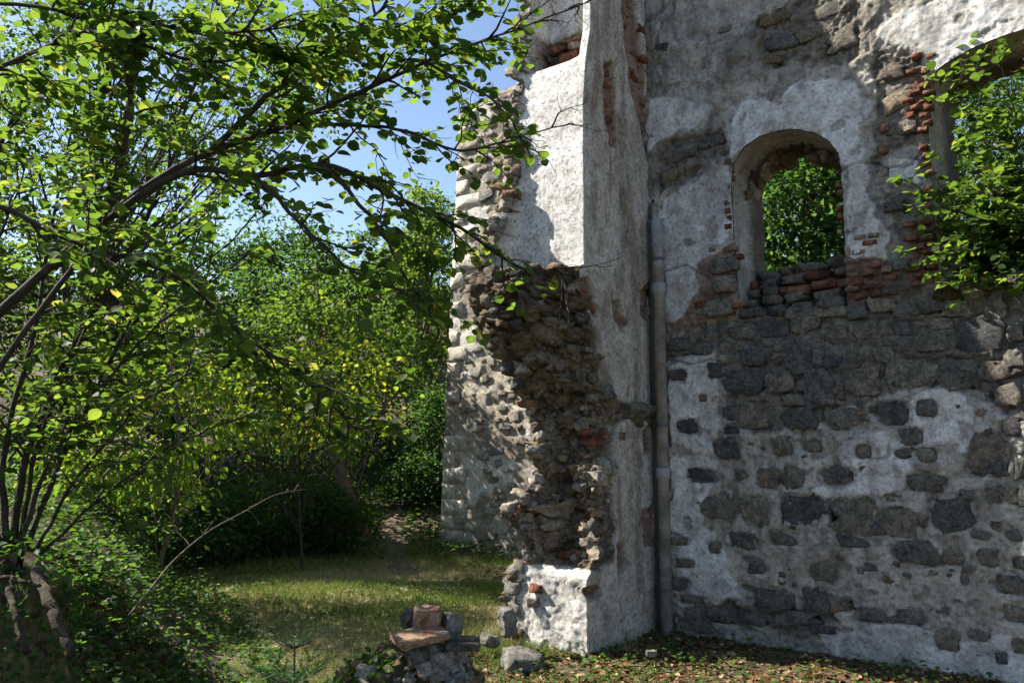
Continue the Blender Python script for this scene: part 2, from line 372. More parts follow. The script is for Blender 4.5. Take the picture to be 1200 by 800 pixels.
# ------------------------------------------------------------------ shared pieces: stones, bricks
def stone_mesh(name, seed, mat, n=11, boxy=0.5, flat=0.35, rag=.2, rough=.2):
    r_ = np.random.default_rng(seed); a = np.arange(n) * 2 * math.pi / n + r_.uniform(-.26, .26, n)
    e = 2 / (2 + 2.2 * boxy); rr = 1 + r_.uniform(-rag, rag * .5, n)
    x = np.sign(np.cos(a)) * np.abs(np.cos(a)) ** e * rr * .5; y = np.sign(np.sin(a)) * np.abs(np.sin(a)) ** e * rr * .5
    tx, ty = r_.uniform(-flat, flat, 2)
    rings = [(1.0, -0.8), (1.03, 0.45), (0.84, 0.8)]
    v = []
    for k, (s, z) in enumerate(rings):
        zz = z + (r_.uniform(-rough, rough, n) + tx * x * 2 + ty * y * 2) * (k > 0)
        v.append(np.stack([x * s + r_.uniform(-.03, .03, n), y * s + r_.uniform(-.03, .03, n), zz * .5], -1))
    v = np.concatenate(v + [np.array([[r_.uniform(-.2, .2), r_.uniform(-.2, .2), .44 + r_.uniform(-.1, .12)]])]); f4 = []
    for k in range(len(rings) - 1):
        for j in range(n): f4.append([k * n + j, k * n + (j + 1) % n, (k + 1) * n + (j + 1) % n, (k + 1) * n + j])
    b = (len(rings) - 1) * n; f3 = [[b + j, b + (j + 1) % n, len(v) - 1] for j in range(n)]
    o = mk(name, v, [np.array(f4), np.array(f3)], mat, origin=np.zeros(3)); me = o.data; bpy.data.objects.remove(o); return me
def brick_mesh(name, seed, mat):
    r_ = np.random.default_rng(seed); k = 0.06
    xs = np.array([-.5, -.5 + k, 0, .5 - k, .5]); ys = np.array([-.5, -.4, .38, .5])
    X, Y = np.meshgrid(xs, ys); Z = np.full(X.shape, .5)
    edge = (np.abs(X) > .49) | (np.abs(Y) > .49); Z[edge] = .4
    cor = (np.abs(X) > .49) & (np.abs(Y) > .49); X[cor] *= .96; Y[cor] *= .9
    X = X + r_.uniform(-.03, .03, X.shape); Y = Y + r_.uniform(-.09, .05, X.shape); Z = Z + r_.uniform(-.16, .08, X.shape) + r_.uniform(-.2, .2) * X
    top = np.stack([X, Y, Z], -1).reshape(-1, 3); f = grid_faces(4, 5)
    ringi = [0, 1, 2, 3, 4, 9, 14, 19, 18, 17, 16, 15, 10, 5]
    bot = top[ringi].copy(); bot[:, 2] = -.5; m = len(ringi)
    sidef = [[ringi[i], 20 + i, 20 + (i + 1) % m, ringi[(i + 1) % m]] for i in range(m)]
    o = mk(name, np.concatenate([top, bot]), np.concatenate([f, np.array(sidef)]), mat, origin=np.zeros(3)); me = o.data; bpy.data.objects.remove(o); return me
ST_D = [stone_mesh("stone", 100 + i, M_STONE, n=13, boxy=0.2 + .12 * i, flat=.15, rag=.26, rough=.12) for i in range(10)]
ST_P = [stone_mesh("stone", 200 + i, M_PSTONE, boxy=0.4 + .2 * i, flat=.5, rag=.3, rough=.3) for i in range(8)]
ST_B = [stone_mesh("stone", 300 + i, M_BROWNST, boxy=0.4 + .2 * i, flat=.6, rag=.32, rough=.35) for i in range(9)]
ST_A = [stone_mesh("ashlar", 400 + i, M_ASHLAR, n=12, boxy=4.5, flat=.04, rag=.05, rough=.05) for i in range(4)]
BRK = [brick_mesh("brick", 500 + i, M_BRICK) for i in range(7)]
def frame_m(p, ux, uy, uz, sx, sy, sz, rot=0.0):
    m = Matrix(((ux[0], uy[0], uz[0]), (ux[1], uy[1], uz[1]), (ux[2], uy[2], uz[2]))) @ Matrix.Rotation(rot, 3, 'Z') @ Matrix.Diagonal((sx, sy, sz))
    m = m.to_4x4(); m.translation = Vector(p); return m
ZH = np.array([0, 0, 1.0])
def on_wall(parent, meshes, t, z, w, h, d=0.0, thick=0.1, rot=0.0, name="stone", tilt=0.0):
    ux, uz = WU, WN
    if tilt: ux = WU * math.cos(tilt) + WN * math.sin(tilt); uz = WN * math.cos(tilt) - WU * math.sin(tilt)
    return inst(name, random.choice(meshes), parent, frame_m(wpt(t, z, d), ux, ZH, uz, w, h, thick, rot))
def on_side(parent, meshes, d, z, w, h, t=0.0, thick=0.08, rot=0.0, name="stone"):
    return inst(name, random.choice(meshes), parent, frame_m(wpt(t, z, d), -WN, ZH, WU, w, h, thick, rot))

# ------------------------------------------------------------------ the window wall
STONES_LOW = [(253,22,85,55),(430,12,60,40),(525,8,45,30),(690,25,45,40),(820,30,40,30),(890,35,60,40),(1090,50,120,100),(180,103,95,50),(300,97,38,35),(390,112,80,72),(465,108,75,70),(605,103,120,60),(885,122,115,70),(1130,160,105,65),(1020,160,45,35),(238,203,120,85),(348,210,105,90),(498,210,135,100),(655,225,145,115),(735,270,60,40),(805,250,135,90),(970,222,150,115),(880,250,35,30),(302,308,82,52),(215,328,45,45),(430,300,90,45),(347,387,55,50),(557,407,85,60),(650,308,100,40),(865,345,135,75),(970,360,70,50),(1085,362,70,60),(1185,378,40,35),(1160,445,90,65),(1012,432,30,28),(405,495,120,75),(540,500,90,90),(620,510,80,50),(720,545,100,50),(840,550,100,50),(1180,540,90,60),(960,625,80,70),(1130,680,40,40),(100,445,70,45),(140,495,80,30),(240,545,120,50),(160,580,110,40),(330,555,90,40),(500,555,110,45),(560,590,90,30),(120,380,70,30),(105,310,60,25),(710,392,40,24),(680,402,24,24),(1060,290,60,30),(1170,290,50,40),(1190,80,40,70),(1200,170,40,60),(1190,640,60,50),(1060,610,70,36)]
STONES_UP = [(90,340,80,45),(165,352,90,45),(262,350,75,45),(340,380,90,60),(215,420,45,60),(310,460,110,75),(420,460,95,70),(470,515,80,38),(545,478,105,115),(480,380,100,90),(590,390,60,40),(685,455,120,85),(755,370,70,55),(840,430,160,100),(990,430,150,105),(1060,310,145,110),(910,330,110,60),(690,290,95,50),(600,300,80,45),(810,285,60,50),(270,555,55,40),(345,565,100,85),(490,575,110,75),(630,570,130,75),(790,560,110,85),(890,540,70,60),(840,630,80,60),(815,688,50,30),(720,545,25,22),(435,660,60,60),(530,660,50,40),(690,680,50,40),(130,600,70,50),(178,508,28,24),(255,665,85,70),(100,435,60,40),(890,690,60,45),(1090,680,125,120),(170,750,80,36),(500,270,90,50),(400,290,90,45),(300,300,80,40),(820,225,90,55),(900,210,90,50),(740,210,90,50),(660,230,80,50),(980,220,100,60),(1110,420,90,70),(1150,500,80,70),(1170,380,70,60),(1160,600,60,60),(580,230,110,40),(480,235,90,40),(1110,230,80,70),(1170,300,60,60),(930,270,90,40),(270,610,45,26),(560,440,30,40),(618,500,20,30),(520,330,70,40),(430,335,70,40)]
def W(poly): return [tuple(wall_tz(*q)) for q in poly]
win1 = W([(869, 372), (864, 330), (860, 270), (857, 215), (860, 192), (872, 173), (890, 160), (912, 153), (935, 152), (956, 156), (972, 165), (983, 180), (987, 205), (990, 280), (993, 358)])
w2l = wall_tz(1092, 200)[0]
z2b, z2s = wall_tz(1108, 336)[1], wall_tz(1092, 104)[1]
w2r = w2l + 1.45; c2 = (w2l + w2r) / 2
win2 = [(w2l, z2b), (w2l - .005, z2b + .5), (w2l, z2s)] + [(c2 - .725 * math.cos(a), z2s + .28 * math.sin(a)) for a in np.linspace(.12, math.pi - .12, 18)] + [(w2r, z2s), (w2r, z2b)]
ta = np.concatenate([np.arange(-1.25, -0.05, .06), np.arange(-0.05, 3.0, .0125), np.arange(3.0, 5.2, .06)])
za = np.concatenate([np.arange(-0.35, 5.35, .0125), np.arange(5.35, 7.31, .05)])
T, Z = np.meshgrid(ta, za)
wn = fbm(p3(T * 2.2, Z * 2.2), 5, 21); wf = fbm(p3(T * 9, Z * 9), 4, 31); wff = fbm(p3(T * 30, Z * 30), 3, 41)
def mask(polys, amp=.05, w=.012, ns=None):
    d = np.full(T.shape, 1e9)
    for q in polys: d = np.minimum(d, poly_sd(T, Z, W(q)))
    return sst(w, -w, d + amp * (wf * .8 + wn * .5))
PL = [[(786, 428), (838, 414), (846, 455), (842, 520), (834, 590), (806, 640), (802, 690), (785, 705)],
      [(772, 238), (856, 188), (862, 262), (846, 292), (818, 310), (822, 340), (800, 372), (782, 376)],
      [(756, 190), (760, 118), (800, 112), (832, 128), (812, 150), (776, 165)],
      [(856, 190), (858, 138), (878, 118), (908, 122), (930, 98), (1000, 96), (1022, 120), (1002, 160), (1018, 205), (1022, 258), (1048, 280), (1034, 300), (998, 302), (990, 200), (958, 154), (905, 152), (862, 182)],
      [(1028, 42), (1060, 12), (1200, -20), (1260, -30), (1260, 60), (1150, 62), (1100, 95), (1082, 62)],
      [(1040, 185), (1075, 190), (1078, 215), (1044, 214)],
      [(1060, 470), (1105, 455), (1142, 480), (1138, 530), (1070, 520)],
      [(905, 560), (990, 575), (985, 520), (1040, 500), (1090, 560), (990, 590)],
      [(960, 740), (1060, 725), (1110, 752), (1200, 742), (1200, 800), (980, 770)],
      [(790, 600), (850, 640), (870, 700), (800, 715)]]
WHITE = mask(PL, .05, .007)
def mask_off(polys, off, amp, w, sd):
    d = np.full(T.shape, 1e9); nn = fbm(p3(T * 6, Z * 6), 4, sd)
    for q in polys: d = np.minimum(d, poly_sd(T, Z, W(q)))
    return sst(w, -w, d - off + amp * nn)
LAYER = mask_off(PL, .05, .11, .006, 401) * (1 - WHITE)
FLAKE = sst(.42, .36, fbm(p3(T * 7, Z * 7), 4, 403) * -1 + .9 - .9 * sst(.1, .5, wn)) * 0 + sst(.5, .53, fbm(p3(T * 6.5, Z * 6.5), 5, 405)) * WHITE
PALE = mask([[(762, 80), (800, 66), (832, 100), (838, 118), (800, 108)], [(765, 60), (880, 40), (890, 10), (760, 5)]], .02, .005)
COAT = mask([[(740, -80), (1260, -120), (1260, 40), (1090, 90), (1030, 70), (1010, 330), (780, 395), (740, 300)],
             [(786, 470), (900, 505), (1000, 480), (1060, 450), (1150, 470), (1215, 500), (1215, 820), (780, 760)]], .09, .02)
HOLES = mask([[(885, 25), (960, -10), (1000, 5), (1012, 60), (985, 80), (930, 62), (905, 78), (888, 60)], [(776, 170), (850, 150), (858, 180), (800, 205), (772, 230), (766, 200)],
              [(800, 700), (870, 690), (960, 715), (1010, 730), (1080, 735), (1060, 755), (960, 745), (880, 735), (790, 735)]], .09, .015)
STRIP = mask([[(1026, 62), (1070, 58), (1098, 110), (1092, 200), (1110, 330), (1040, 340), (990, 330), (1010, 300), (1050, 285), (1035, 180)]], .05, .012)
BRZ = mask([[(820, 300), (862, 285), (868, 370), (790, 390), (786, 375)], [(992, 290), (1030, 300), (1040, 345), (994, 358)], [(1062, 80), (1092, 95), (1092, 180), (1062, 130)], [(1070, 270), (1104, 265), (1108, 330), (1060, 330)]], .05, .012)
f1, f21, wid = worley(T * 5.5 + wf * .25, Z * 8.5 + wn * .4, 7)
g1, g21, gid = worley(T * 12 + wf * .3, Z * 17, 9)
rub = (1 - WHITE) * (1 - COAT * (1 - HOLES) * (1 - STRIP)); rub = np.clip(rub, 0, 1)
fa, fe, fi = facets(T * 4.5 + wf * .2, Z * 8 + wn * .3, 207, 1.2); ga, ge, gi = facets(T * 13 + wf * .3, Z * 19, 209, 1.4)
grav = vnoise(p3(T * 45, Z * 45), 303)
H = 0.014 * wn + 0.007 * wf + 0.004 * wff
H += 0.016 * WHITE - .009 * FLAKE + .007 * LAYER + 0.006 * PALE + COAT * (1 - WHITE) * (0.014 * wf + 0.008 * wff + .009 * (grav - .5))
H += rub * (-0.04 + (0.045 - .032 * (Z > 3)) * fa * sst(0, .16, fe) + 0.012 * ga * sst(0, .1, ge) + .008 * wff)
pits = sst(.62, .8, vnoise(p3(T * 16, Z * 16), 77)) * (1 - WHITE * .6)
H -= (0.014 - .009 * (Z > 3)) * pits * sst(.45, .65, vnoise(p3(T * 2, Z * 2), 78))
crack = sst(.035, .0, np.abs(fbm(p3(T * 1.1 + 3, Z * 1.1), 4, 88))) * sst(.5, .62, vnoise(p3(T * .9, Z * .9), 89))
H -= 0.02 * crack
# the ground floor of the wall bulges a little and the plaster above sits proud
H += 0.03 * sst(2.55, 2.35, Z)
def cmix(a, b, m): return a * (1 - m[..., None]) + np.asarray(b) * m[..., None]
wc = np.zeros(T.shape + (3,)) + np.array([0.38, 0.34, 0.285])
wc = cmix(wc, [0.12, 0.11, 0.097], sst(.02, .1, fe) * (.3 + .7 * fi)); wc = cmix(wc, [0.26, 0.22, 0.17], sst(.55, .9, gi) * sst(.03, .1, ge) * .7)
wc = cmix(wc, np.array([0.6, 0.555, 0.485]), COAT * (1 - HOLES) * (1 - STRIP) * (0.8 + .2 * wf))
wc = cmix(wc, np.array([0.25, 0.222, 0.185]), COAT * (1 - STRIP) * sst(-.45, .35, wn + .3 * wf) * sst(2.6, 3.0, Z) * .85)
wc = cmix(wc, np.array([0.46, 0.44, 0.42]), PALE * .8)
wc = cmix(wc, np.array([0.85, 0.835, 0.81]), WHITE * (0.9 + .1 * wf))
wc = cmix(wc, np.array([0.53, 0.5, 0.46]), LAYER * .75)
wc = cmix(wc, np.array([0.44, 0.41, 0.37]), FLAKE * .85)
wc = cmix(wc, np.array([0.2, 0.18, 0.145]), sst(.25, .8, fbm(p3(T * 11, Z * .8), 4, 407)) * .28)
wc = cmix(wc, np.array([0.36, 0.33, 0.30]), WHITE * sst(.25, .75, fbm(p3(T * 5, Z * 3), 4, 55)) * .5)
wc = cmix(wc, np.array([0.26, 0.12, 0.08]), BRZ * .6 * (1 - WHITE))
wc = cmix(wc, np.array([0.09, 0.085, 0.078]), crack * .6)
wc *= (1 - .35 * pits[..., None])
damp = sst(.55, -.05, Z) * sst(-.4, .5, wn + .2); wc = cmix(wc, [0.17, 0.155, 0.125], damp * .55)
for lst, oy in ((STONES_LOW, 520), (STONES_UP, 280)):
    for (x, y, w_, h_) in lst:                               # seat and joint of every stone
        px, py = 760 + x / 2.727, oy + y / 2.727
        t_, z_ = wall_tz(px, py); aw = (wall_tz(px + w_ / 5.45, py)[0] - wall_tz(px - w_ / 5.45, py)[0]) / 2; ah = abs(wall_tz(px, py - h_ / 5.45)[1] - wall_tz(px, py + h_ / 5.45)[1]) / 2
        i0, i1 = np.searchsorted(za, (z_ - ah * 1.5, z_ + ah * 1.5)); j0, j1 = np.searchsorted(ta, (t_ - aw * 1.5, t_ + aw * 1.5)); sl_ = (slice(i0, i1), slice(j0, j1))
        rr_ = ((np.abs(T[sl_] - t_) / aw) ** 3.2 + (np.abs(Z[sl_] - z_) / ah) ** 3.2) ** (1 / 3.2) + .2 * wf[sl_]
        base_ = .03 * (z_ < 2.4)
        H[sl_] = np.where(rr_ < .92, np.minimum(H[sl_], base_ - .008), H[sl_]) - .02 * np.exp(-((rr_ - 1.02) / .1) ** 2) * sst(-.3, .3, wf[sl_] + wn[sl_])
        wc[sl_] = cmix(wc[sl_], [.13, .115, .095], np.exp(-((rr_ - 1.0) / .12) ** 2) * .3)
inside = np.minimum(poly_sd(T, Z, win1), poly_sd(T, Z, win2))
topz = 6.9 + .35 * fbm(p3(T * 1.3, T * 0), 3, 91)
# pull border vertices onto the opening outline
def snap(poly):
    global T, Z
    sd = poly_sd(T, Z, poly); near = (np.abs(sd) < .013)
    P = np.array(poly); Q = np.roll(P, -1, 0)
    a, b = T[near], Z[near]; best = np.full(a.shape, 9.); ba, bb = a.copy(), b.copy()
    for (x0, y0), (x1, y1) in zip(P, Q):
        k = np.clip(((a - x0) * (x1 - x0) + (b - y0) * (y1 - y0)) / ((x1 - x0) ** 2 + (y1 - y0) ** 2 + 1e-12), 0, 1)
        qx, qy = x0 + k * (x1 - x0), y0 + k * (y1 - y0); d = np.hypot(a - qx, b - qy); m = d < best
        best[m] = d[m]; ba[m] = qx[m]; bb[m] = qy[m]
    T[near] = ba; Z[near] = bb
snap(win1); snap(win2)
V = (C0 * [1, 1, 0])[None, None] + T[..., None] * WU + H[..., None] * WN + Z[..., None] * ZH
gf = grid_faces(*T.shape)
keep = (inside.reshape(-1)[gf] < .004).sum(1) < 3
keep &= ((Z - topz).reshape(-1)[gf].max(1) < 0)
gf = gf[keep]
wall = thing("ruined_wall", wpt(1.6, 0), "tall ruined masonry wall with arched window and peeling white plaster", "wall")
mk("plaster_face", V.reshape(-1, 3), gf, M_WALL, wall, col=wc.reshape(-1, 3), smooth=True)
# the wall's back, ends and broken top
THK = 0.62
def back_sheet():
    bt = np.arange(-1.25, 5.2, .05); bz = np.arange(-.35, 7.31, .05); BT, BZ = np.meshgrid(bt, bz)
    ins = np.minimum(poly_sd(BT, BZ, win1), poly_sd(BT, BZ, win2))
    tz = 6.9 + .35 * fbm(p3(BT * 1.3, BT * 0), 3, 91)
    v = (C0 * [1, 1, 0])[None, None] + BT[..., None] * WU - (THK + .02 * fbm(p3(BT * 3, BZ * 3), 3, 5))[..., None] * WN + BZ[..., None] * ZH
    f = grid_faces(*BT.shape); k = (ins.reshape(-1)[f] < 0).sum(1) < 2; k &= ((BZ - tz).reshape(-1)[f].max(1) < 0)
    c = np.zeros(BT.shape + (3,)) + np.array([.3, .28, .25])
    mk("back_face", v.reshape(-1, 3), f[k][:, ::-1], M_WALL, wall, col=c.reshape(-1, 3))
    tt = np.arange(-1.25, 5.2, .05); dd = np.linspace(.02, -THK - .02, 9); TT, DD = np.meshgrid(tt, dd)
    zz = 6.86 + .35 * fbm(p3(TT * 1.3, TT * 0), 3, 91) + .05 * fbm(p3(TT * 6, DD * 6), 3, 6)
    v = (C0 * [1, 1, 0])[None, None] + TT[..., None] * WU + DD[..., None] * WN + zz[..., None] * ZH
    mk("broken_top", v.reshape(-1, 3), grid_faces(*TT.shape), M_RUBBLE, wall, col=np.zeros((TT.size, 3)) + np.array([.25, .23, .19]))
    for t0 in (-1.25, 5.15):
        dd = np.linspace(.0, -THK, 8); z3 = np.arange(-.35, 6.9, .1); D3, Z3 = np.meshgrid(dd, z3)
        v = (C0 * [1, 1, 0])[None, None] + (t0 + .03 * fbm(p3(D3 * 6, Z3 * 6), 3, 8))[..., None] * WU + D3[..., None] * WN + Z3[..., None] * ZH
        mk("end_face", v.reshape(-1, 3), grid_faces(*D3.shape), M_RUBBLE, wall, col=np.zeros((D3.size, 3)) + np.array([.25, .23, .19]))
back_sheet()
def reveal(poly, splay, colr, closed_bottom, name="window_reveal"):
    P = np.array(poly); n = 150
    seg = np.vstack([P, P[:1]]) if closed_bottom else P
    L = np.concatenate([[0], np.cumsum(np.hypot(*np.diff(seg, axis=0).T))]); u = np.linspace(0, L[-1], n)
    o = np.stack([np.interp(u, L, seg[:, 0]), np.interp(u, L, seg[:, 1])], -1); cen = P.mean(0)
    dd = np.linspace(0.012, THK + .01, 26); v = np.zeros((26, n, 3)); c = np.zeros((26, n, 3))
    for k, d in enumerate(dd):
        q = cen + (o - cen) * (1 - splay * d)
        nn = fbm(p3(o[:, 0] * 4, o[:, 1] * 4, d * 4), 4, 61)
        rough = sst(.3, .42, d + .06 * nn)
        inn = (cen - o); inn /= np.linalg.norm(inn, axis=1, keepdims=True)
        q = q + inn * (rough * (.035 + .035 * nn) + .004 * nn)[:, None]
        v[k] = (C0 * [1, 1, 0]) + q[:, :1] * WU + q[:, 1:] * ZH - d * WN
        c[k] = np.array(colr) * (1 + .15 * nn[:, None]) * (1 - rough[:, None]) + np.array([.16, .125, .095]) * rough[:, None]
    mk(name, v.reshape(-1, 3), grid_faces(26, n), M_WALL, wall, col=np.clip(c.reshape(-1, 3), 0, 1), smooth=True)
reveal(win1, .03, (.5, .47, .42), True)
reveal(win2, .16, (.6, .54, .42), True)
# stones of the window wall, (x, y, w, h) as they lie on it
for lst, oy in ((STONES_LOW, 520), (STONES_UP, 280)):
    for (x, y, w_, h_) in lst:
        px, py = 760 + x / 2.727, oy + y / 2.727
        a = wall_tz(px - w_ / 5.45, py); b = wall_tz(px + w_ / 5.45, py)
        t_, z_ = wall_tz(px, py); hh = abs(wall_tz(px, py - h_ / 5.45)[1] - wall_tz(px, py + h_ / 5.45)[1])
        on_wall(wall, ST_D, t_, z_, (b[0] - a[0]) * 1.04, hh * 1.04, d=-.01 + .03 * (z_ < 2.4), thick=random.uniform(.035, .065), rot=random.choice((0, math.pi)) + random.uniform(-.12, .12), tilt=random.uniform(-.1, .1))
for k in range(90):                                           # small chips between the big stones
    px, py = random.uniform(795, 1200), random.uniform(400, 745)
    t_, z_ = wall_tz(px, py); w_ = random.choice((.03, .04, .05, .07)) * random.uniform(.8, 1.3)
    on_wall(wall, ST_D if random.random() < .7 else ST_B, t_, z_, w_, w_ * random.uniform(.5, .9), d=.012 + .03 * (z_ < 2.4) - .012, thick=.035, rot=random.uniform(-.5, .5))
for (px, py, w_, h_) in [(775, 55, 16, 10), (852, 33, 17, 12), (835, 165, 30, 14), (800, 180, 26, 13), (785, 205, 20, 12), (905, 20, 34, 22), (915, 48, 40, 24), (950, 35, 40, 26), (985, 45, 36, 30), (975, 10, 40, 22), (905, 70, 22, 12), (1045, 85, 30, 20), (1050, 120, 34, 26), (1055, 150, 36, 22), (1048, 240, 24, 16), (1052, 310, 26, 16)]:
    t_, z_ = wall_tz(px, py); k = (wall_tz(px + 10, py)[0] - t_) / 10
    on_wall(wall, ST_D if random.random() < .6 else ST_B, t_, z_, w_ * k * 1.1, h_ * k, d=-.02, thick=.06, rot=random.uniform(-.2, .2))
def brick_run(parent, pts, n_alt, k=1.0, d=.012, tilt=.05, skip=.12):
    for (px, py, w_, h_) in pts:
        if random.random() < skip: continue
        t_, z_ = wall_tz(px, py); s_ = (wall_tz(px + 10, py)[0] - t_) / 10
        on_wall(parent, BRK, t_ + random.uniform(-.01, .01), z_, w_ * s_ * random.uniform(.7, 1.12), h_ * s_ * random.uniform(.8, 1.1), d=d + random.uniform(-.05, -.015), thick=.07, rot=random.uniform(-tilt, tilt) + random.choice((0, math.pi)), name="brick", tilt=random.uniform(-.15, .15))
bl = []
for r_ in range(9):                                           # left jamb and its foot
    y = 292 + r_ * 9.2
    for x in np.arange(826 - r_ * 4 if r_ > 4 else 836, 862, 20): bl.append((x + (r_ % 2) * 8, y + random.uniform(-1, 1), 17, 7))
bl += [(854, 190 + 9.5 * i, 8, 7) for i in range(10)] + [(984, 190 + 9 * i, 7, 6.5) for i in range(12)]
for r_ in range(10):                                          # right jamb
    y = 270 + r_ * 8.6
    for x in np.arange(999, 1014 + min(r_, 7) * 5, 19): bl.append((x + (r_ % 2) * 7, y - (x - 999) * .14, 17, 6.8))
for r_ in range(9):
    y = 262 + r_ * 8.6
    for x in np.arange(1066, 1100, 18): bl.append((x + (r_ % 2) * 6 + r_ * .9, y - (x - 1066) * .1, 16, 6.6))
for r_ in range(11):
    y = 66 + r_ * 8.6
    for x in np.arange(1066 + (r_ % 2) * 6 + max(0, 3 - r_) * 3, 1094, 16): bl.append((x, y, 14, 6.6))
bl += [(1084 + (i % 2) * 3, 172 + 10 * i, 12, 7) for i in range(9)] + [(1036, 150 + 26 * i, 11, 10) for i in range(4)]
brick_run(wall, [q for q in bl if not (838 < q[0] < 866 and 305 < q[1] < 352)], 0, skip=.22)
for (px, py, w_, h_) in [(851, 311, 40, 20), (850, 333, 30, 22), (844, 361, 40, 22)]:
    t_, z_ = wall_tz(px, py); on_wall(wall, ST_D, t_, z_, w_ * .0072, h_ * .0072, d=.01, thick=.08)
# masonry filling of the sill
zs0 = win1[0][1]
for r_ in range(5):
    d_ = -.06 - .1 * r_
    lo = wall_tz(870, 368 - r_ * 10, d_); hi = wall_tz(990, 356 - r_ * 12, d_); x = lo[0] - .02; k = 0
    while x < hi[0] - .02:
        bw = random.uniform(.12, .26) if r_ % 2 == 0 else random.uniform(.16, .24)
        z_ = lo[1] + (hi[1] - lo[1]) * (x - lo[0]) / (hi[0] - lo[0]) + random.uniform(-.01, .01)
        isb = (r_ == 2 and x > lo[0] + .3) or (r_ == 3 and random.random() < .35)
        on_wall(wall, BRK if isb else ST_D, x + bw / 2, z_, bw, .075 if isb else .1, d=d_, thick=.18, rot=random.uniform(-.05, .05), name="brick" if isb else "stone", tilt=random.uniform(-.2, .2))
        x += bw + .012
sv = [wpt(t_, z_, d_) for d_, z_ in ((-.03, zs0 - .05), (-.14, zs0 + .05), (-.3, zs0 + .2), (-.6, zs0 + .33)) for t_ in np.linspace(win1[0][0] - .03, win1[-1][0] + .03, 14)]
mk("window_sill", np.array(sv), grid_faces(4, 14), M_RUBBLE, wall, col=np.zeros((56, 3)) + np.array([.2, .18, .15]))
for k, a in enumerate(np.linspace(.15, math.pi - .15, 17)):     # broken rear arch
    c_ = np.array([(win1[0][0] + win1[-1][0]) / 2 - .03, wall_tz(922, 200)[1] - .12]); rx = .47 + random.uniform(-.05, .02); rz = .41 + random.uniform(-.06, .03)
    on_wall(wall, ST_B, c_[0] - rx * math.cos(a), c_[1] + rz * math.sin(a), random.uniform(.12, .2), random.uniform(.09, .14), d=-.45, thick=.22, rot=math.pi / 2 - a + random.uniform(-.3, .3))
for k in range(9):                                            # rubble under the big window
    on_wall(wall, ST_P if k % 2 else ST_B, w2l + .05 + k * .16, z2b - .02 + random.uniform(-.05, .05), .2, .13, d=-.06 + random.uniform(-.05, .05), thick=.2, rot=random.uniform(-.3, .3))

# ------------------------------------------------------------------ the broken pier
PD, PW = 1.155, 0.76
def fz(px, py): return wall_tz(px, py, PD)
def yz(py): return fz(640, py)[1]
sA = np.arange(0, PD, .0135); sB = np.arange(0, PW, .0125); sC = np.arange(0, PD + .35, .04)
per = [(0, d, 0, s) for s, d in ((q, q) for q in sA)] + [(-s, PD, 1, s) for s in sB] + [(-PW, PD - s, 2, s) for s in sC]
per = np.array(per); zz = np.concatenate([np.arange(-.35, 5.25, .0125), np.arange(5.25, 8.2, .05)])
np_, nz = len(per), len(zz)
PT = np.broadcast_to(per[:, 0], (nz, np_)).copy(); PDp = np.broadcast_to(per[:, 1], (nz, np_)).copy(); FACE = np.broadcast_to(per[:, 2], (nz, np_)); PS = np.broadcast_to(per[:, 3], (nz, np_)); ZZ = np.broadcast_to(zz[:, None], (nz, np_))
q3 = np.stack([PT, PDp, ZZ], -1)
N1 = fbm(q3 * 2.5, 4, 111); N2 = fbm(q3 * 8, 4, 121); N3 = fbm(q3 * 26, 3, 131)
cu = np.where(FACE == 0, PDp, np.where(FACE == 1, PD - PT, 3 - PDp))      # running length round the pier
w1, w21, wi = worley(cu * 6 + N2 * .35, ZZ * 10 + N1 * .4, 15); x1, x21, xi = worley(cu * 15 + N2 * .4, ZZ * 22, 16)
fA, fE, fI = facets(cu * 4.2 + N1 * .6 + N2 * .3, ZZ * 5.0 + N1 * .6 + N2 * .3, 215, 1.5); gA, gE, gI = facets(cu * 10 + N2 * .5, ZZ * 12.5 + N1, 216, 1.6)
w21, wi, x21, xi = fE * 2, fI, gE * 2, gI
STN = fA * sst(0, .1, fE) * 1.2 + .45 * gA * sst(0, .1, gE)                # craggy broken stone
# front profile: how far the surface stands out, for the corner side, the middle and the left edge
zk = [-.4, .0, yz(672), yz(664), yz(650), yz(615), yz(600), yz(585), yz(560), yz(520), yz(490), yz(455), yz(430), yz(390), yz(350), yz(322), yz(316), yz(290), yz(258), yz(240), yz(75), yz(68), 5.6, 8.3]
kr = [.05, .02, .02, -.05, -.16, -.2, -.2, -.2, -.2, -.2, -.18, -.16, -.1, .0, .07, .08, .0, 0, 0, 0, 0, 0, 0, 0]
km = [.06, .03, .02, -.1, -.28, -.34, -.32, -.3, -.28, -.22, -.16, -.06, .04, .18, .3, .3, .0, 0, 0, 0, 0, -.3, -.3, -.3]
kl = [.08, .0, .0, .0, -.04, -.02, .1, .0, -.14, -.14, -.1, .02, .08, .25, .36, .37, .36, .32, .2, .08, .03, .03, .05, .05]
zs_ = np.array(zk)
def prof(k): return np.interp(ZZ, zs_, k)
sm = PS / PW
lowpart = ZZ < yz(318)
wr = sst(.55, .0, sm); wl = np.where(lowpart, sst(.35, .95, sm), sst(.80, .90, sm))
Df = prof(kr) * wr + prof(kl) * wl + prof(km) * np.clip(1 - wr - wl, 0, 1)
shade_recess = (ZZ > yz(70)) & (FACE == 1)  # recess added so its left rim shades the top of the panel
Df = np.where(shade_recess, np.where((sm > .1) & (sm < .82), -.3, np.where(sm <= .1, 0, .05)), Df)
Rf = np.where(ZZ < yz(664), 0.12 + .88 * sst(.9, .98, sm), np.where(lowpart, 1.0, np.where(ZZ < yz(70), sst(.82, .9, sm + .04 * N2), np.where((sm > .1) & (sm < .82), sst(yz(18), yz(24), ZZ), sst(.8, .86, sm)))))
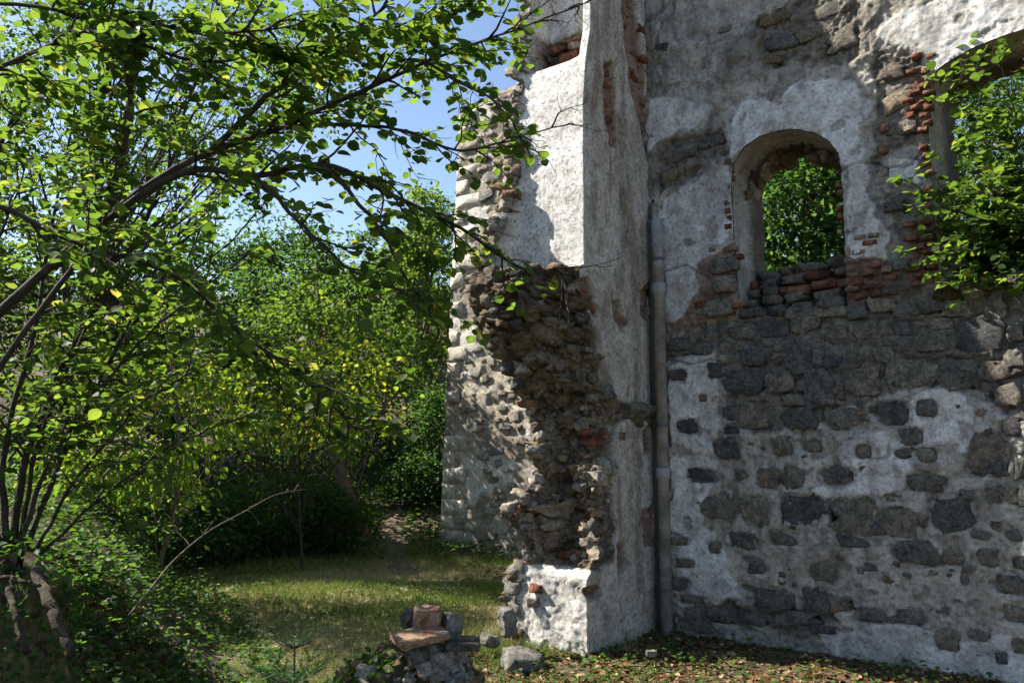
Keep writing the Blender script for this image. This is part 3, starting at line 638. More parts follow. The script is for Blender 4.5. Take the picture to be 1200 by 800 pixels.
# side face
rub_side = [(1.3, yz(318))] + [tuple(side_dz(*q)) for q in [(684, 322), (690, 360), (700, 400), (693, 440), (712, 462), (738, 475), (735, 490), (722, 505), (718, 560), (722, 620), (718, 658), (706, 664), (694, 668)]] + [(1.3, yz(668))]
sd_s = poly_sd(PDp, ZZ, rub_side) + .025 * N2
Rs = sst(.012, -.012, sd_s)
def S(poly): return [tuple(side_dz(*q)) for q in poly]
sideholes = [S([(704, 72), (716, 70), (722, 110), (722, 178), (713, 172), (706, 120)]), S([(722, -20), (745, -20), (760, 130), (764, 210), (752, 160), (736, 90), (726, 40)]), S([(684, 330), (694, 326), (704, 362), (700, 372), (690, 360)]),
             S([(718, 352), (727, 350), (736, 380), (731, 392), (719, 375)]), S([(750, 340), (764, 325), (764, 380), (752, 370)]), S([(722, 640), (732, 628), (738, 660), (728, 690)]), S([(752, 600), (766, 590), (768, 640), (756, 640)]), S([(690, 690), (704, 684), (704, 700), (692, 702)]),
             S([(752, 505), (760, 498), (764, 528), (756, 532)]), S([(734, 455), (738, 450), (740, 462), (735, 466)])]
sh_ = np.full(PT.shape, 9.)
for q in sideholes: sh_ = np.minimum(sh_, poly_sd(PDp, ZZ, q))
SH = sst(.008, -.012, sh_ + .02 * N2)
Ds = Rs * (-.05 + .05 * N1) - SH * .045 + .004 * N1
D = np.where(FACE == 0, Ds, np.where(FACE == 1, Df, .0))
Rg = np.where(FACE == 0, np.maximum(Rs, SH * .7), np.where(FACE == 1, Rf, 1.0))
Dl = prof(kl) * .5 * sst(PD - .6, PD, PDp)
amp = np.where(FACE == 0, .45, 1.0)
RO = Rg * amp * (.1 * (STN - .75) + .05 * N1 + .045 * N2 + .03 * N3) + .004 * N2 + .002 * N3 + .006 * N1
# above the picture the pier is broken back
brk = np.interp(ZZ, [3.7, 4.5, 4.8, 5.1, 5.95, 6.18, 6.4, 7.0, 8.2], [0, .02, .06, .14, .2, .28, .42, .6, .85]) + .04 * N1 * (ZZ > 5.1)
# outward directions per face, turned smoothly at the corners
outT = np.where(FACE == 0, 1.0, np.where(FACE == 1, 0.0, -1.0)); outD = np.where(FACE == 1, 1.0, 0.0)
cr = np.where(FACE == 0, sst(PD - .1, PD, PDp), np.where(FACE == 1, 1 - sst(0, .1, PS), 0)) * .5
outT = np.where(FACE == 0, 1 - cr, np.where(FACE == 1, cr * 1.0, outT)); outD = np.where(FACE == 0, cr, np.where(FACE == 1, 1 - cr, outD))
cl = np.where(FACE == 1, sst(PW - .12, PW, PS), np.where(FACE == 2, 1 - sst(0, .12, PS), 0)) * .5
outT = np.where((FACE == 1) & (cl > 0), -cl, outT); outD = np.where((FACE == 1) & (cl > 0), 1 - cl, outD)
outT = np.where((FACE == 2) & (cl > 0), -(1 - cl), outT); outD = np.where((FACE == 2) & (cl > 0), cl, outD)
FT = PT + outT * RO + np.where(FACE == 0, D, 0); FD = PDp + outD * RO + np.where(FACE == 1, D, 0)
kk = np.where(FACE == 0, sst(.7, 1, PDp / PD), np.where(FACE == 2, sst(.5, 1, PDp / PD), 0.))
edgeD = np.where(FACE == 0, Df[:, [len(sA)]], np.where(FACE == 2, Df[:, [len(sA) + len(sB) - 1]], 0.))
FD = FD + kk * edgeD
FT = FT + np.where(FACE == 1, Ds[:, [len(sA) - 1]] * sst(.25, 0, sm), 0) - np.where(FACE == 2, Dl * .6, 0) - np.where(FACE == 1, Dl[:, [-len(sC)]] * .6 * sst(.8, 1, sm), 0)
cut = np.interp(ZZ, [yz(668), yz(655), yz(625), yz(612), yz(598), yz(585), yz(500), yz(470), yz(440), yz(400), yz(345), yz(318), yz(300), yz(250), yz(240)], [0, .07, .06, -.02, -.02, .12, .13, .11, .07, .02, -.03, -.03, -.02, 0, 0])
FT = FT + np.where(FACE == 1, cut * sm, np.where(FACE == 2, cut, 0))
FD = FD - brk * FD / PD
PV = (C0 * [1, 1, 0])[None, None] + FT[..., None] * WU + FD[..., None] * WN + ZZ[..., None] * ZH
# colours
pc_ = np.zeros(PT.shape + (3,)) + np.array([.84, .82, .79])
st1 = fbm(np.stack([PT * 6, PDp * 6, ZZ * 1.6], -1), 4, 141)
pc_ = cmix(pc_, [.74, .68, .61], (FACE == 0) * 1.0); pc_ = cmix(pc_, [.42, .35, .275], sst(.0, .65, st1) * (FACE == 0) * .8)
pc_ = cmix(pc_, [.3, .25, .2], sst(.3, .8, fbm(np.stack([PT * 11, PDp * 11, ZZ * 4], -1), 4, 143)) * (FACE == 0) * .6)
pc_ = cmix(pc_, [.62, .59, .55], sst(.1, .8, N1) * (FACE == 1) * .5)
rc = np.zeros(PT.shape + (3,)) + np.array([.27, .205, .135])
rc = cmix(rc, [.4, .34, .26], sst(.4, .9, wi) * sst(.05, .25, w21)); rc = cmix(rc, [.14, .125, .11], sst(.35, .05, wi) * sst(.05, .25, w21))
rc = cmix(rc, [.33, .28, .21], sst(.75, .95, xi) * .6)
rc = cmix(rc, [.085, .068, .048], sst(.4, .9, ZZ / 2.2 - .6 + .3 * N1) * lowpart * sst(yz(490), yz(430), ZZ) * .85)   # lichen and dirt on the stub, with its underside shade painted in
rc = cmix(rc, [.27, .115, .065], SH * (FACE == 0) * sst(-.3, .2, N1 + .3) * .95)
rc = cmix(rc, [.36, .32, .26], ((FACE == 1) & (sm > .8) & (~lowpart)) * .6)
rc = cmix(rc, [.15, .095, .065], shade_recess * (sm < .82) * .75)
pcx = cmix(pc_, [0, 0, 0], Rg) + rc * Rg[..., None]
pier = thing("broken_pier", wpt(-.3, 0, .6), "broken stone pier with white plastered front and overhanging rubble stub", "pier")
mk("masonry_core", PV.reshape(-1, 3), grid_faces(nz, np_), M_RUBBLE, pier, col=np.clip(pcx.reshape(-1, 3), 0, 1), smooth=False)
# individual stones and bricks standing out of the rubble
def surf(face, s, z):
    j = {0: 0, 1: len(sA)}[face] + int(np.clip(s / (.0135 if face == 0 else .0125), 0, (len(sA) if face == 0 else len(sB)) - 1))
    i = int(np.clip(np.searchsorted(zz, z), 1, nz - 2)); return PV[i, j], i, j
def pier_stone(face, s, z, w_, h_, meshes, name="stone", thick=None, rot=0.0):
    p, i, j = surf(face, s, z)
    a = PV[min(i + 4, nz - 1), j] - PV[max(i - 4, 0), j]; b = PV[i, min(j + 4, np_ - 1)] - PV[i, max(j - 4, 0)]
    n_ = np.cross(b, a); n_ /= np.linalg.norm(n_) + 1e-9
    base = WU if face == 0 else WN
    if np.dot(n_, base) < 0: n_ = -n_
    n_ = n_ * .55 + base * .6; n_ /= np.linalg.norm(n_)
    ux = np.cross(ZH, n_); ux /= np.linalg.norm(ux); uy = np.cross(n_, ux)
    inst(name, random.choice(meshes), pier, frame_m(p, ux, uy, n_, w_, h_, thick or min(w_, h_) * random.uniform(.8, 1.3), rot))
taken = []
def free(x, z, w_, h_):
    for (a, b, c, d) in taken:
        if abs(a - x) < (w_ + c) * .46 and abs(b - z) < (h_ + d) * .46: return False
    taken.append((x, z, w_, h_)); return True
cnt = 0
for _ in range(6000):
    if cnt >= 210: break
    f_ = 1 if random.random() < .72 else 0
    s = random.uniform(0, PW) if f_ == 1 else random.uniform(.55, PD); z = random.uniform(yz(662), yz(322))
    if f_ == 0 and poly_sd(np.array([s]), np.array([z]), rub_side)[0] > -.03: continue
    w_ = random.choice((.06, .08, .1, .13, .17, .24)) * random.uniform(.85, 1.15); h_ = w_ * random.uniform(.5, .85)
    x = PD + s if f_ == 1 else s
    if not free(x, z, w_, h_): continue
    dark = z > yz(450)
    pier_stone(f_, s, z, w_, h_, (ST_D if random.random() < .45 else ST_B) if dark else (ST_B if random.random() < .6 else ST_P), rot=random.uniform(-.25, .25)); cnt += 1
for _ in range(120):                                          # left edge: toothing and facing stones in the sun
    z = random.uniform(.02, 5.2)
    mid_ = yz(322) > z > yz(620)
    if mid_ and z > yz(430): continue
    pier_stone(1, random.uniform(.58 if mid_ else .67, .755), z, random.uniform(.07, .17), random.uniform(.06, .12), ST_P if random.random() < (.5 if mid_ else .75) else ST_B, rot=random.uniform(-.4, .4), thick=.1 if mid_ else .06)
for (px, py, w_) in [(610, 516, .2), (640, 512, .17), (668, 508, .2), (690, 505, .2), (705, 518, .16), (603, 160, .14), (606, 178, .16), (604, 205, .12), (607, 232, .14), (660, 655, .2), (640, 657, .18), (630, 690, .1), (628, 705, .1), (612, 60, .16), (640, 52, .18), (650, 36, .2), (628, 40, .18), (640, 28, .2)]:
    t_, z_ = fz(px, py); pier_stone(1, float(np.clip(-t_, 0, .75)), z_, w_, .065, BRK, "brick", thick=.12, rot=random.uniform(-.12, .12))
for (px, py) in [(700, 668), (696, 694), (716, 508), (728, 512), (712, 82), (714, 100), (713, 120), (716, 140), (717, 160), (735, 30), (742, 60), (748, 90), (754, 120), (758, 150), (760, 180), (738, 12), (752, 40), (758, 75), (694, 345), (698, 360)]:
    d_, z_ = side_dz(px, py); p, i, j = surf(0, float(np.clip(d_, 0, PD - .02)), z_)
    inst("brick", random.choice(BRK), pier, frame_m(p - WU * .015, -WN, ZH, WU, random.uniform(.1, .2), .065, .06, random.uniform(-.08, .08)))
# impost moulding on the side face, broken off towards the front
prof_m = [(-.03, -.15), (.005, -.15), (.012, -.1), (.04, -.055), (.085, -.03), (.1, -.022), (.1, .0), (.125, .004), (.13, .075), (.06, .1), (-.03, .115)]
dm = np.linspace(-.02, .68, 24); mv = []; npm = len(prof_m)
zi = side_dz(745, 484)[1]
for k, d in enumerate(dm):
    for (o_, zq) in prof_m:
        ch = sst(.3, .66, d) * .1; en = 1 - .9 * sst(.5, .68, d)
        mv.append(wpt((o_ * en - ch * (o_ > 0)) * .85 - .05 * (1 - en) + .025 * fbm(np.array([d * 7, zq * 18, 3.0]), 4, 6), zi + zq * .8 * (.3 + .7 * en) + .02 * fbm(np.array([d * 6, zq * 9, 9.0]), 3, 7) - .02 * ch, d))
mf_ = grid_faces(24, npm)[:, ::-1]
mo = mk("impost_moulding", np.array(mv), [mf_, np.array([[23 * npm, 23 * npm + q, 23 * npm + q + 1] for q in range(1, npm - 1)])], M_MOULD, pier, smooth=False)

# ------------------------------------------------------------------ downpipe in the corner
pz1 = wall_tz(768, 256, .1)[1]
pb = wpt(.125, 0, .10)
pipe = thing("downpipe", pb, "grey fibre cement downpipe in the corner beside the pier", "pipe")
def vtube(name, t, d, z0, z1, r, mat, n=18, rings=None):
    A = Acc(); q = rings or [(z0, r), (z1, r)]
    A.tube([wpt(t, a, d) for a, b in q], [b for a, b in q], n); return A.build(name, mat, pipe)
jn = [wall_tz(774, y, .1)[1] for y in (547, 331)]
zb = [-.06] + jn + [pz1]
for k in range(3):
    vtube("pipe_section", .125, .10, 0, 0, 0, M_PIPE, rings=[(zb[k], .052), (zb[k + 1] - .012, .052)] if k == 2 else [(zb[k], .052), (zb[k + 1] - .10, .052), (zb[k + 1] - .095, .063), (zb[k + 1] - .004, .063)])
vtube("conduit", .045, .065, 0, 0, 0, M_PIPE2, n=12, rings=[(-.06, .026), (pz1 - .05, .026), (pz1 - .04, .034), (pz1, .034)])
for zc in (jn[0] + .35, jn[1] + .2, .35):
    A = Acc(); A.tube([wpt(.125, zc, .10), wpt(.125, zc + .028, .10)], .0565, 18); A.tube([wpt(.125, zc + .014, .06), wpt(.125, zc + .014, -.02)], .008, 6); A.build("pipe_clamp", M_PIPE2, pipe)
A = Acc(); A.tube([wpt(.03, pz1 + .02, .05), wpt(.04, pz1 + .14, .05), wpt(.05, pz1 + .2, .02)], .018, 8); A.build("gutter_bracket", M_PIPE2, pipe)

# ------------------------------------------------------------------ far tower wall with quoins
FB = np.array([-0.12, 11.45, 0.0])
def fpt(s, z, d=0.0): return FB - WU * s + WN * d + ZH * z
def far_sz(px, py):
    r = ray(px, py); k = np.dot(FB - CAM, WN) / np.dot(r, WN); p = CAM + r * k
    return np.dot(p - FB, -WU), p[2]
ledge = [far_sz(*q) for q in [(516, 620), (517, 590), (521, 480), (526, 400), (528, 330), (533, 250), (538, 130)]]
ledge.sort(key=lambda q: q[1]); lz = [q[1] for q in ledge]; ls = [q[0] for q in ledge]
ztop = far_sz(560, 118)[1]
fs = np.linspace(0, 1, 120); fz_ = np.arange(-.4, ztop + .5, .022); FS, FZ = np.meshgrid(fs, fz_)
sl = np.interp(FZ, lz, ls); SS = -2.4 + (sl + 2.4) * FS
g3 = p3(SS, FZ); h1 = fbm(g3 * 1.6, 4, 151); h2 = fbm(g3 * 7, 4, 153); ya, y21, yi = facets(SS * 4 + h2 * .3, FZ * 6.5 + h1 * .3, 219, 1.2)
fpl = sst(.0, .25, h1 + .45 * sst(2.8, 4.6, FZ) - .2 + .3 * h2)
fd = -.03 + .03 * sst(0, .1, y21) * ya * (1 - fpl) + .015 * h1 + .008 * h2 + .02 * fpl
fc = cmix(cmix(np.zeros(SS.shape + (3,)) + np.array([.44, .39, .32]), [.32, .28, .23], sst(.5, .1, yi)), [.72, .69, .63], fpl * .9)
fc = cmix(fc, [.34, .2, .13], sst(.86, .95, yi) * .5 * (1 - fpl))
fv = FB[None, None] - SS[..., None] * WU + fd[..., None] * WN + FZ[..., None] * ZH
ft = ztop + .16 * fbm(p3(SS * 3, SS * 0), 3, 157) - .25 * sst(.9, 1.0, FS)
ff = grid_faces(*SS.shape); ff = ff[(FZ - ft).reshape(-1)[ff].max(1) < 0]
tower = thing("ruined_tower", fpt(.2, .1, -.4), "tall sunlit ruined tower wall with pale corner blocks behind the pier", "tower")
mk("wall_face", fv.reshape(-1, 3), ff[:, ::-1], M_WALL, tower, col=np.clip(fc.reshape(-1, 3), 0, 1), smooth=True)
bx = []                                                      # the tower's other sides
for z in np.arange(-.4, ztop + .01, .25):
    s0 = float(np.interp(z, lz, ls)) - .01
    bx.append([fpt(s0, z, -.01), fpt(s0 - .05, z, -.9), fpt(-2.4, z, -.9), fpt(-2.4, z, -.01)])
bx = np.array(bx); nb = len(bx)
bf = [[i * 4 + j, i * 4 + j + 1, i * 4 + 5 + j, i * 4 + 4 + j] for i in range(nb - 1) for j in range(3)] + [[(nb - 1) * 4 + q for q in range(4)]]
mk("rear_masonry", bx.reshape(-1, 3), np.array(bf), M_WALL, tower, col=np.zeros((nb * 4, 3)) + np.array([.3, .27, .22]))
z = .1; k = 0
while z < ztop - .3:
    hq = random.uniform(.19, .27); long = k % 2 == 0
    if random.random() < .8:
        s0 = float(np.interp(z, lz, ls)); w_ = random.uniform(.42, .52) if long else random.uniform(.22, .28)
        inst("quoin", random.choice(ST_A), tower, frame_m(fpt(s0 - w_ / 2 + .01, z + hq / 2, -.085), WU, ZH, WN, w_, hq * .985, .24, random.uniform(-.02, .02)))
    z += hq; k += 1
taken = []; cnt = 0
for _ in range(4000):
    if cnt >= 90: break
    z = random.uniform(.15, ztop - .1); s0 = float(np.interp(z, lz, ls)); s = random.uniform(-.45, s0 - .5)
    w_ = random.uniform(.12, .3); h_ = w_ * random.uniform(.4, .7)
    if not free(s, z, w_, h_): continue
    on_ = fpt(s, z, .0); inst("stone", random.choice(ST_P), tower, frame_m(on_, WU, ZH, WN, w_, h_, .045, random.uniform(-.15, .15))); cnt += 1

# ------------------------------------------------------------------ leaves, twigs and trees
def leaf_template(kind):
    if kind == 'hazel':                                       # rounded, pointed tip, folded along the rib
        o = [(0, 0), (.26, .06), (.46, .3), (.5, .56), (.36, .82), (.12, .95), (0, 1.08)]
        rib = [(0, .0), (0, .3), (0, .58), (0, .84)]
        v = [(x, y, .1 * x - .16 * (y - .45) ** 2) for x, y in o] + [(-x, y, .1 * x - .16 * (y - .45) ** 2) for x, y in o[1:-1]] + [(0, y, -.05 - .16 * (y - .45) ** 2) for x, y in rib[1:]]
        # 0..6 right, 7..11 left, 12..14 rib
        f = [(0, 1, 12), (1, 2, 12), (2, 3, 13), (2, 13, 12), (3, 4, 14), (3, 14, 13), (4, 5, 14), (5, 6, 14),
             (0, 12, 7), (7, 12, 8), (8, 13, 9), (8, 12, 13), (9, 14, 10), (9, 13, 14), (10, 14, 11), (11, 14, 6)]
        return np.array(v), np.array(f)
    if kind == 'small':
        v = [(0, 0, 0), (.38, .4, .08), (.3, .75, .04), (0, 1, -.08), (-.3, .75, .04), (-.38, .4, .08), (0, .5, -.03)]
        return np.array(v), np.array([(0, 1, 6), (1, 2, 6), (2, 3, 6), (3, 4, 6), (4, 5, 6), (5, 0, 6)])
    v = [(0, 0, 0), (.36, .5, .08), (0, 1, -.06), (-.36, .5, .08)]
    return np.array(v), np.array([(0, 1, 2), (0, 2, 3)])
TPL = {k: leaf_template(k) for k in ('hazel', 'small', 'far')}
def leaf_frames(D, up_bias=1.0, tilt=.5, r_=rng):
    n = len(D); D = D / (np.linalg.norm(D, axis=1, keepdims=True) + 1e-9)
    Nn = np.array([0, 0, 1.0]) * up_bias + r_.normal(0, tilt, (n, 3)); Sd = np.cross(D, Nn); Sd /= np.linalg.norm(Sd, axis=1, keepdims=True) + 1e-9
    return D, Sd, np.cross(Sd, D)
def leaf_mesh(name, P, D, S, kind, mat, parent, tint, tilt=.5, up=1.0, frames=None, as_part=True):
    tv, tf = TPL[kind]; D, Sd, Nn = frames if frames else leaf_frames(D, up, tilt)
    wv = .85 + .3 * rng.random(len(P))
    V = P[:, None] + S[:, None, None] * (tv[None, :, 0:1] * wv[:, None, None] * Sd[:, None] + tv[None, :, 1:2] * D[:, None] + tv[None, :, 2:3] * Nn[:, None] * 1.6)
    Fc = (tf[None] + (np.arange(len(P)) * len(tv))[:, None, None]).reshape(-1, 3)
    o = mk(name, V.reshape(-1, 3), Fc, mat, parent, tint=np.repeat(tint, len(tv)), smooth=True)
    o["kind"] = "stuff"; return o
def leaf_inst_mesh(seed, kind='hazel', mat=None):
    tv, tf = TPL[kind]; r_ = np.random.default_rng(seed); v = tv.copy(); v[:, 0] *= r_.uniform(.88, 1.12); v[:, 2] = v[:, 2] * 1.6 + r_.normal(0, .015, len(v))
    o = mk("leaf", v, tf, mat or M_LEAFO, origin=np.zeros(3), smooth=True); me = o.data; bpy.data.objects.remove(o); return me
def unit(v): return v / (np.linalg.norm(v) + 1e-9)
def screen(P):
    q = P - CAM; f = q[:, 1] * math.cos(PITCH) + q[:, 2] * math.sin(PITCH); u = -q[:, 1] * math.sin(PITCH) + q[:, 2] * math.cos(PITCH)
    return 600 + 933 * q[:, 0] / f, 400 - 933 * u / f, f
def twigs(acc, pts, rad, spacing, length, leaf_p, out, start=.15, level=0, droop=.15, spread=1.0, sub=2):
    """side shoots along a branch; leaf positions go to out"""
    L = np.linalg.norm(np.diff(pts, axis=0), axis=1).sum(); n = max(1, int(L * (1 - start) / spacing)); sgn = 1
    for k in range(n):
        u = start + (1 - start) * (k + random.random()) / n; i = min(int(u * (len(pts) - 1)), len(pts) - 2)
        p = pts[i] + (pts[i + 1] - pts[i]) * (u * (len(pts) - 1) - i); t = unit(pts[i + 1] - pts[i]); sgn = -sgn
        side = unit(np.cross(t, ZH + rng.normal(0, .35, 3))) * sgn
        d = unit(t * random.uniform(.5, 1.1) + side * spread * random.uniform(.6, 1.1) + ZH * random.uniform(-.25, .35))
        l = length * random.uniform(.45, 1.25) * (1 - .45 * u); m = 6; q = [p]; dd = d
        for s in range(m):
            dd = unit(dd + rng.normal(0, .16, 3) - ZH * droop * .25); q.append(q[-1] + dd * l / m)
        q = np.array(q); r0 = min(rad * .45, .008) if level == 0 else .0028
        acc.tube(q, np.linspace(r0, .0012, m + 1), 4)
        if level == 0 and sub: twigs(acc, q, r0, l / (sub + 1.5), l * .5, leaf_p, out, .2, 1, droop, spread, 0)
        lp = leaf_p(p) if callable(leaf_p) else leaf_p
        ln = max(2, int(l / .044)); s2 = 1
        for s in range(ln):
            if random.random() > lp: continue
            uu = .15 + .85 * (s + .5) / ln; a = min(int(uu * m), m - 1); b = q[a] + (q[a + 1] - q[a]) * (uu * m - a); tt = unit(q[a + 1] - q[a]); s2 = -s2
            ld = unit(tt * .6 + unit(np.cross(tt, ZH)) * s2 * .9 - ZH * random.uniform(0, .5) + rng.normal(0, .2, 3))
            out.append((b + ld * .012, ld))
def shrub_leaves(tree, out, size, mat_mass, kind, nobj, meshes, tilt=.42, tintf=None):
    P = np.array([o[0] for o in out]); D = np.array([o[1] for o in out]); n = len(P)
    S_ = size * (.45 + .95 * rng.beta(2.2, 1.8, n)); D, Sd, Nn = leaf_frames(D, 1.0, tilt)
    tint = np.clip(rng.beta(1.6, 2.0, n) * 1.02, 0, 1)
    sel = np.zeros(n, bool)
    if nobj:
        x, y, f = screen(P); ok = (x > 5) & (x < 1195) & (y > 5) & (y < 795) & (f > .5)
        if meshes is LEAFM: ok &= (x < 700)
        score = np.where(ok, S_ * (np.abs((Nn * (P - CAM)).sum(1)) / np.linalg.norm(P - CAM, axis=1) + .15) / np.maximum(f, .1), -1)
        sel[np.argsort(-score)[:nobj]] = True; sel &= score > 0
        for i in np.nonzero(sel)[0]:
            m = frame_m(P[i], Sd[i], D[i], Nn[i], S_[i], S_[i], S_[i]); inst("leaf", random.choice(meshes), tree, m)
    r_ = ~sel
    leaf_mesh("foliage", P[r_], None, S_[r_], kind, mat_mass, tree, tint[r_], frames=(D[r_], Sd[r_], Nn[r_]))
LEAFM = [leaf_inst_mesh(i) for i in range(5)]
LEAFR = [leaf_inst_mesh(20 + i) for i in range(4)]

# ---- the big hazel at the left, its stems arching over the view
hz_base = at(25, 655, 4.5); hz_base[2] = float(gz(hz_base[0], hz_base[1])) - .03
hazel = thing("hazel_bush", hz_base, "large hazel with arching dark branches and round backlit leaves at left", "bush")
out = []
HB = [  # (points as seen: x, y, distance), start radius, leaf density, twig spacing
 ([(-170, 670, 4.0), (-140, 600, 3.9), (-60, 430, 3.8), (60, 312, 3.8), (150, 232, 3.85), (240, 180, 3.9), (330, 148, 4.0), (430, 105, 4.1), (530, 60, 4.2), (600, 38, 4.3), (690, 3, 4.4)], .03, 1.0, .085),
 ([(60, 312, 3.8), (150, 236, 3.75), (225, 200, 3.7), (300, 206, 3.7), (380, 193, 3.75), (450, 222, 3.85), (540, 268, 3.95), (610, 314, 4.05), (655, 318, 4.1), (668, 350, 4.1)], .02, .9, .09),
 ([(-190, 660, 4.0), (-175, 420, 3.5), (-140, 250, 3.1), (-60, 225, 3.1), (0, 242, 3.2), (90, 285, 3.3), (200, 320, 3.4), (280, 388, 3.55), (360, 450, 3.7), (420, 505, 3.8)], .018, .95, .09),
 ([(-150, 670, 3.9), (-90, 560, 3.6), (-20, 460, 3.6), (40, 370, 3.6), (92, 300, 3.65), (118, 250, 3.7), (122, 160, 3.8), (128, 60, 3.9), (110, -40, 4.0)], .02, 1.0, .085),
 ([(-180, 665, 4.3), (-140, 520, 4.4), (-60, 300, 4.5), (10, 150, 4.6), (60, 70, 4.7), (110, -30, 4.8)], .028, 1.0, .09),
 ([(118, 250, 3.7), (150, 150, 3.7), (140, 60, 3.7), (90, -40, 3.7)], .016, 1.0, .09),
 ([(240, 180, 3.9), (320, 110, 3.9), (380, 60, 4.0), (450, 10, 4.1), (500, -40, 4.2)], .018, 1.0, .085),
 ([(330, 148, 4.0), (400, 148, 4.05), (470, 152, 4.1), (540, 176, 4.15), (590, 166, 4.2), (672, 145, 4.25)], .012, .55, .11),
 ([(430, 105, 4.1), (480, 70, 4.1), (540, 95, 4.15), (590, 130, 4.2), (625, 185, 4.25)], .01, .7, .1),
 ([(380, 193, 3.75), (440, 262, 3.7), (480, 330, 3.7), (515, 385, 3.7)], .012, .75, .11),
 ([(300, 206, 3.7), (360, 270, 3.6), (420, 320, 3.6), (490, 350, 3.6)], .012, .75, .11),
 ([(20, 655, 4.5), (50, 560, 4.55), (120, 450, 4.6), (200, 370, 4.7), (300, 290, 4.8)], .017, .8, .11),
 ([(15, 650, 4.5), (30, 540, 4.6), (90, 400, 4.7), (170, 260, 4.8), (230, 120, 4.9), (260, 0, 5.0)], .024, .9, .1),
 ([(10, 650, 4.5), (5, 540, 4.5), (40, 380, 4.6), (70, 220, 4.7), (100, 60, 4.8)], .022, .9, .1),
 ([(35, 655, 4.5), (90, 560, 4.4), (160, 480, 4.3), (250, 420, 4.2)], .012, .7, .12),
 ([(5, 648, 4.5), (-40, 520, 4.4), (-30, 360, 4.3), (30, 200, 4.2)], .022, .9, .1),
 ([(28, 652, 4.5), (70, 540, 4.7), (130, 420, 5.0), (180, 320, 5.2), (260, 210, 5.4), (340, 90, 5.6)], .018, .9, .1),
 ([(40, 655, 4.5), (110, 590, 4.4), (190, 530, 4.3), (300, 480, 4.2)], .01, .5, .13),
 ([(22, 650, 4.5), (45, 520, 4.6), (100, 380, 4.7), (150, 250, 4.8), (210, 150, 4.9)], .014, .8, .12),
 ([(-200, 660, 4.0), (-190, 420, 3.6), (-160, 200, 3.3), (-80, 120, 3.3), (40, 60, 3.4), (150, 30, 3.5), (280, 40, 3.6), (380, 20, 3.7)], .018, 1.0, .08),
 ([(-210, 660, 4.1), (-200, 400, 3.8), (-160, 130, 3.6), (-80, 20, 3.6), (60, 10, 3.7), (220, 70, 3.8), (340, 60, 3.9), (470, 30, 4.0), (560, -10, 4.1)], .016, 1.0, .08),
]
for pts, r0, lp, sp in HB:
    q = spline([at(*p) for p in pts], 40); A = Acc()
    q += .012 * np.stack([fbm(p3(np.arange(40) * .35, q[:, 0], k * 5.), 3, 7) for k in range(3)], -1)
    A.tube(q, np.linspace(r0, .0035, 40) + .0015 * fbm(p3(np.arange(40) * .8, q[:, 2]), 2, 3) * (r0 > .015), 7)
    lpf = (lambda p, lp=lp: lp * float(sst(640, 545, screen(p[None])[0][0])))
    twigs(A, q, r0, sp * .76, .55, lpf, out, start=.48 if pts[0][0] < -100 else .2, sub=4)
    A.build("branch", M_BARK, hazel)
NEAR_HAZEL = len(out)
shrub_leaves(hazel, out, .052, M_LEAF, 'hazel', 300, LEAFM)

# ---- shrub growing through the big window
sb = wpt(w2l + .75, z2b - .06, -.3)
wshrub = thing("window_shrub", sb, "bright green shrub growing out through the big window at right", "bush"); out = []
for k in range(56):
    tx = random.uniform(-.12, 1.1); zt = random.uniform(-.1, 1.8); dx = random.uniform(-.3, .45)
    if tx < .12: zt = random.uniform(.05, 1.0)
    q = spline([sb + rng.normal(0, .04, 3), sb + WU * (tx - .75) * .4 + ZH * zt * .4 - WN * .1, wpt(w2l + tx, z2b + zt, dx)], 14); A = Acc()
    A.tube(q, np.linspace(.009, .002, 14), 5); twigs(A, q, .009, .06, .4, 1.0, out, start=.2, sub=2, droop=.05); A.build("stem", M_BARK, wshrub)
shrub_leaves(wshrub, out, .055, M_LEAF, 'hazel', 280, LEAFR, tilt=.5)

